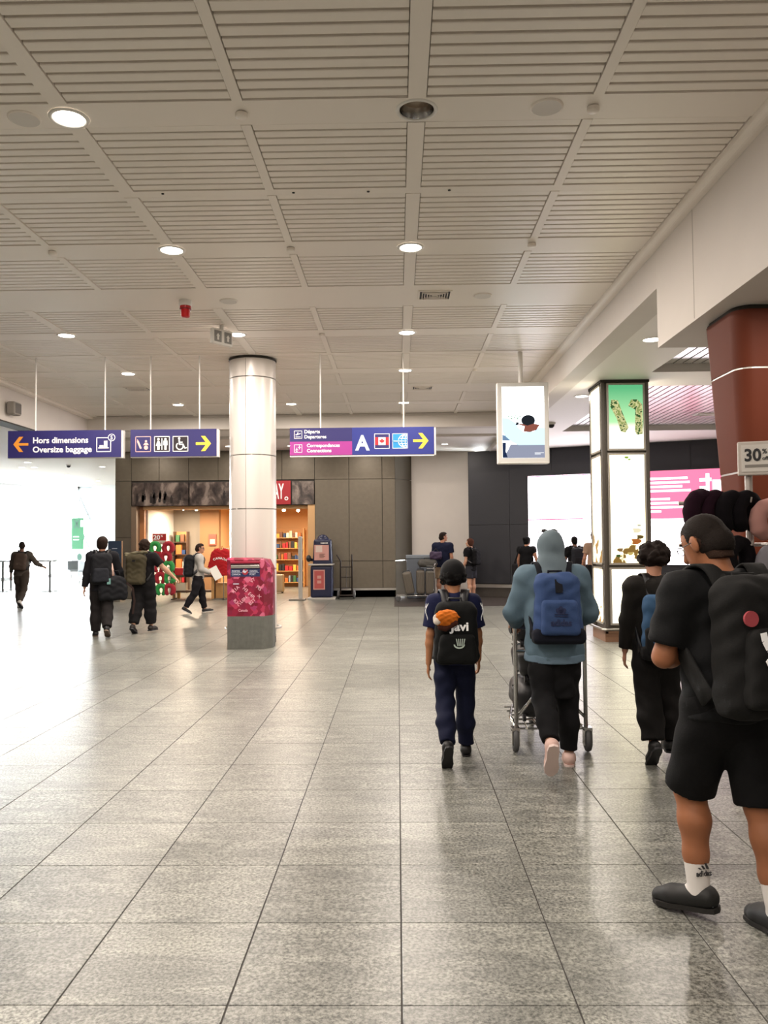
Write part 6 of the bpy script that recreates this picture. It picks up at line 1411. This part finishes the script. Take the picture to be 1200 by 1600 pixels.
s = SDF(.013, .06); s.cap((-.1, 0, .9), (.06, 0, .9), .15, .14, flat=((0, 1, 0), .8)); s.box((-.02, 0, .74), (.24, .11, .12), .07); s.mesh('body', C_('duffel', '141519'), t, wr=(.006, 20))
MB().tube([(-.2, 0, .98), (-.05, -.0, 1.12), (.06, 0, 1.12), (.12, 0, .96)], .014).build('handle', M_blk, t, True); MB().ribbon([(.2, -.03, .92), (.3, -.04, .82), (.33, -.04, .6), (.3, -.04, .38)], .035, .008, [(0, -1, 0)]*4).build('strap', C_('strap_brown', '2a1d1a'), t)
box('tag', mat('tag_teal', '5f8a86', .6), t, -.12, -.06, -.15, -.14, .9, 1.0, .002)
P2 = far('person in black with olive roll-top backpack and bare arms', (-4.52, 14.3, 0), -.15, 1.62, dict(L=(-.12, .3, .5, .1), R=(.18, .12, 0, .1), AL=(.35, .3, 1.3, .2), AR=(.1, .75, .15, -.05), lean=.05, head=(.25, .05, 0)), skin='fair', vox=.012, build=1.1, top=dict(m=C_('black_tee', '151215'), sleeve=.7, hem=.05, off=.022), bottom=dict(m=C_('jogger', '121113'), len=1.86, off=.034, flare=.012, wr=(.004, 16)), shoes=dict(m=mat('shoe_brown', '1f1816', .6)), hair=dict(m=H_('brown', '2e211b'), style='mop'))
M_ol = C_('olive', '4a4433')
bp = backpack(P2, 'olive_backpack', 'olive green roll-top backpack on the person in black', .34, .19, .52, M_ol, vox=.012, dx=-.05, zt=.03, taper=-.04)
s = SDF(.012, .02); s.cap((-.18, -.09, .53), (.17, -.09, .57), .05, .045, flat=((0, 0, 1), .6)); s.cap((-.17, -.14, .5), (.0, -.15, .45), .02); s.mesh('rolled_top', C_('olive_light', '6a6450'), bp, wr=(.006, 30)); box('buckle', M_black, bp, -.03, .03, -.2, -.19, .4, .43)
P3 = far('person in pale shirt and glasses carrying white paper', (-4.52, 18.2, 0), -1.25, 1.56, dict(L=(.25, .08, -.1, .05), R=(-.22, .35, .5, .05), AL=(-.05, .15, 1.4, .4), AR=(.15, .15, 1.0, .3), lean=.05, head=(-.15, .05, 0)), skin='mid', vox=.012, build=1.08, top=dict(m=C_('pale_shirt', 'a8a49f'), sleeve=1.9, hem=.04, off=.024), bottom=dict(m=C_('trouser_blk', '121015'), len=1.92, off=.022), shoes=dict(m=M_shoe, sole=M_shw), hair=dict(m=H_('darkbrown', '2a1d17'), style='short'))
backpack(P3, 'round_black_backpack', 'round black backpack on the person with white paper', .34, .22, .46, C_('pack_ink', '15161a'), vox=.013, taper=0)
hd = lambda x, y, z: P3.J['head']+P3.Rh @ (np.array([x, y, z])*1.56)
t = thing('reading_glasses', 'dark rimmed glasses on the person with white paper', 'glasses'); t.matrix_world = M_of(P3) @ Matrix.Translation(hd(0, .055, .004)) @ Matrix([list(q) for q in P3.Rh]).to_4x4()
for s_ in (-1, 1):
    MB().tube([(s_*.033+.024*math.cos(a), .0, .018*math.sin(a)) for a in np.linspace(0, 2*PI, 12, endpoint=False)], .004, 6, True).build('rim', M_black, t); MB().tube([(s_*.057, 0, 0), (s_*.08, -.03, .0), (s_*.082, -.1, -.002)], .004, 6).build('temple', M_black, t)
MB().cone((-.009, 0, .005), (.009, 0, .005), .003).build('bridge', M_black, t)
t = thing('white_paper', 'white folded paper in the hand of the pale shirted person', 'paper'); t.matrix_world = M_of(P3) @ Matrix.Translation(P3.J['wrR']+P3.J['adR']*.09+np.array([.03, .02, .02])) @ Matrix.Rotation(.5, 4, 'X')
box('sheet', mat('paper_white', 'd9d6d0', .7), t, -.003, .003, -.08, .1, -.14, .16); box('fold', mat('paper_white', 'd9d6d0', .7), t, .003, .006, -.08, .02, -.14, .16)
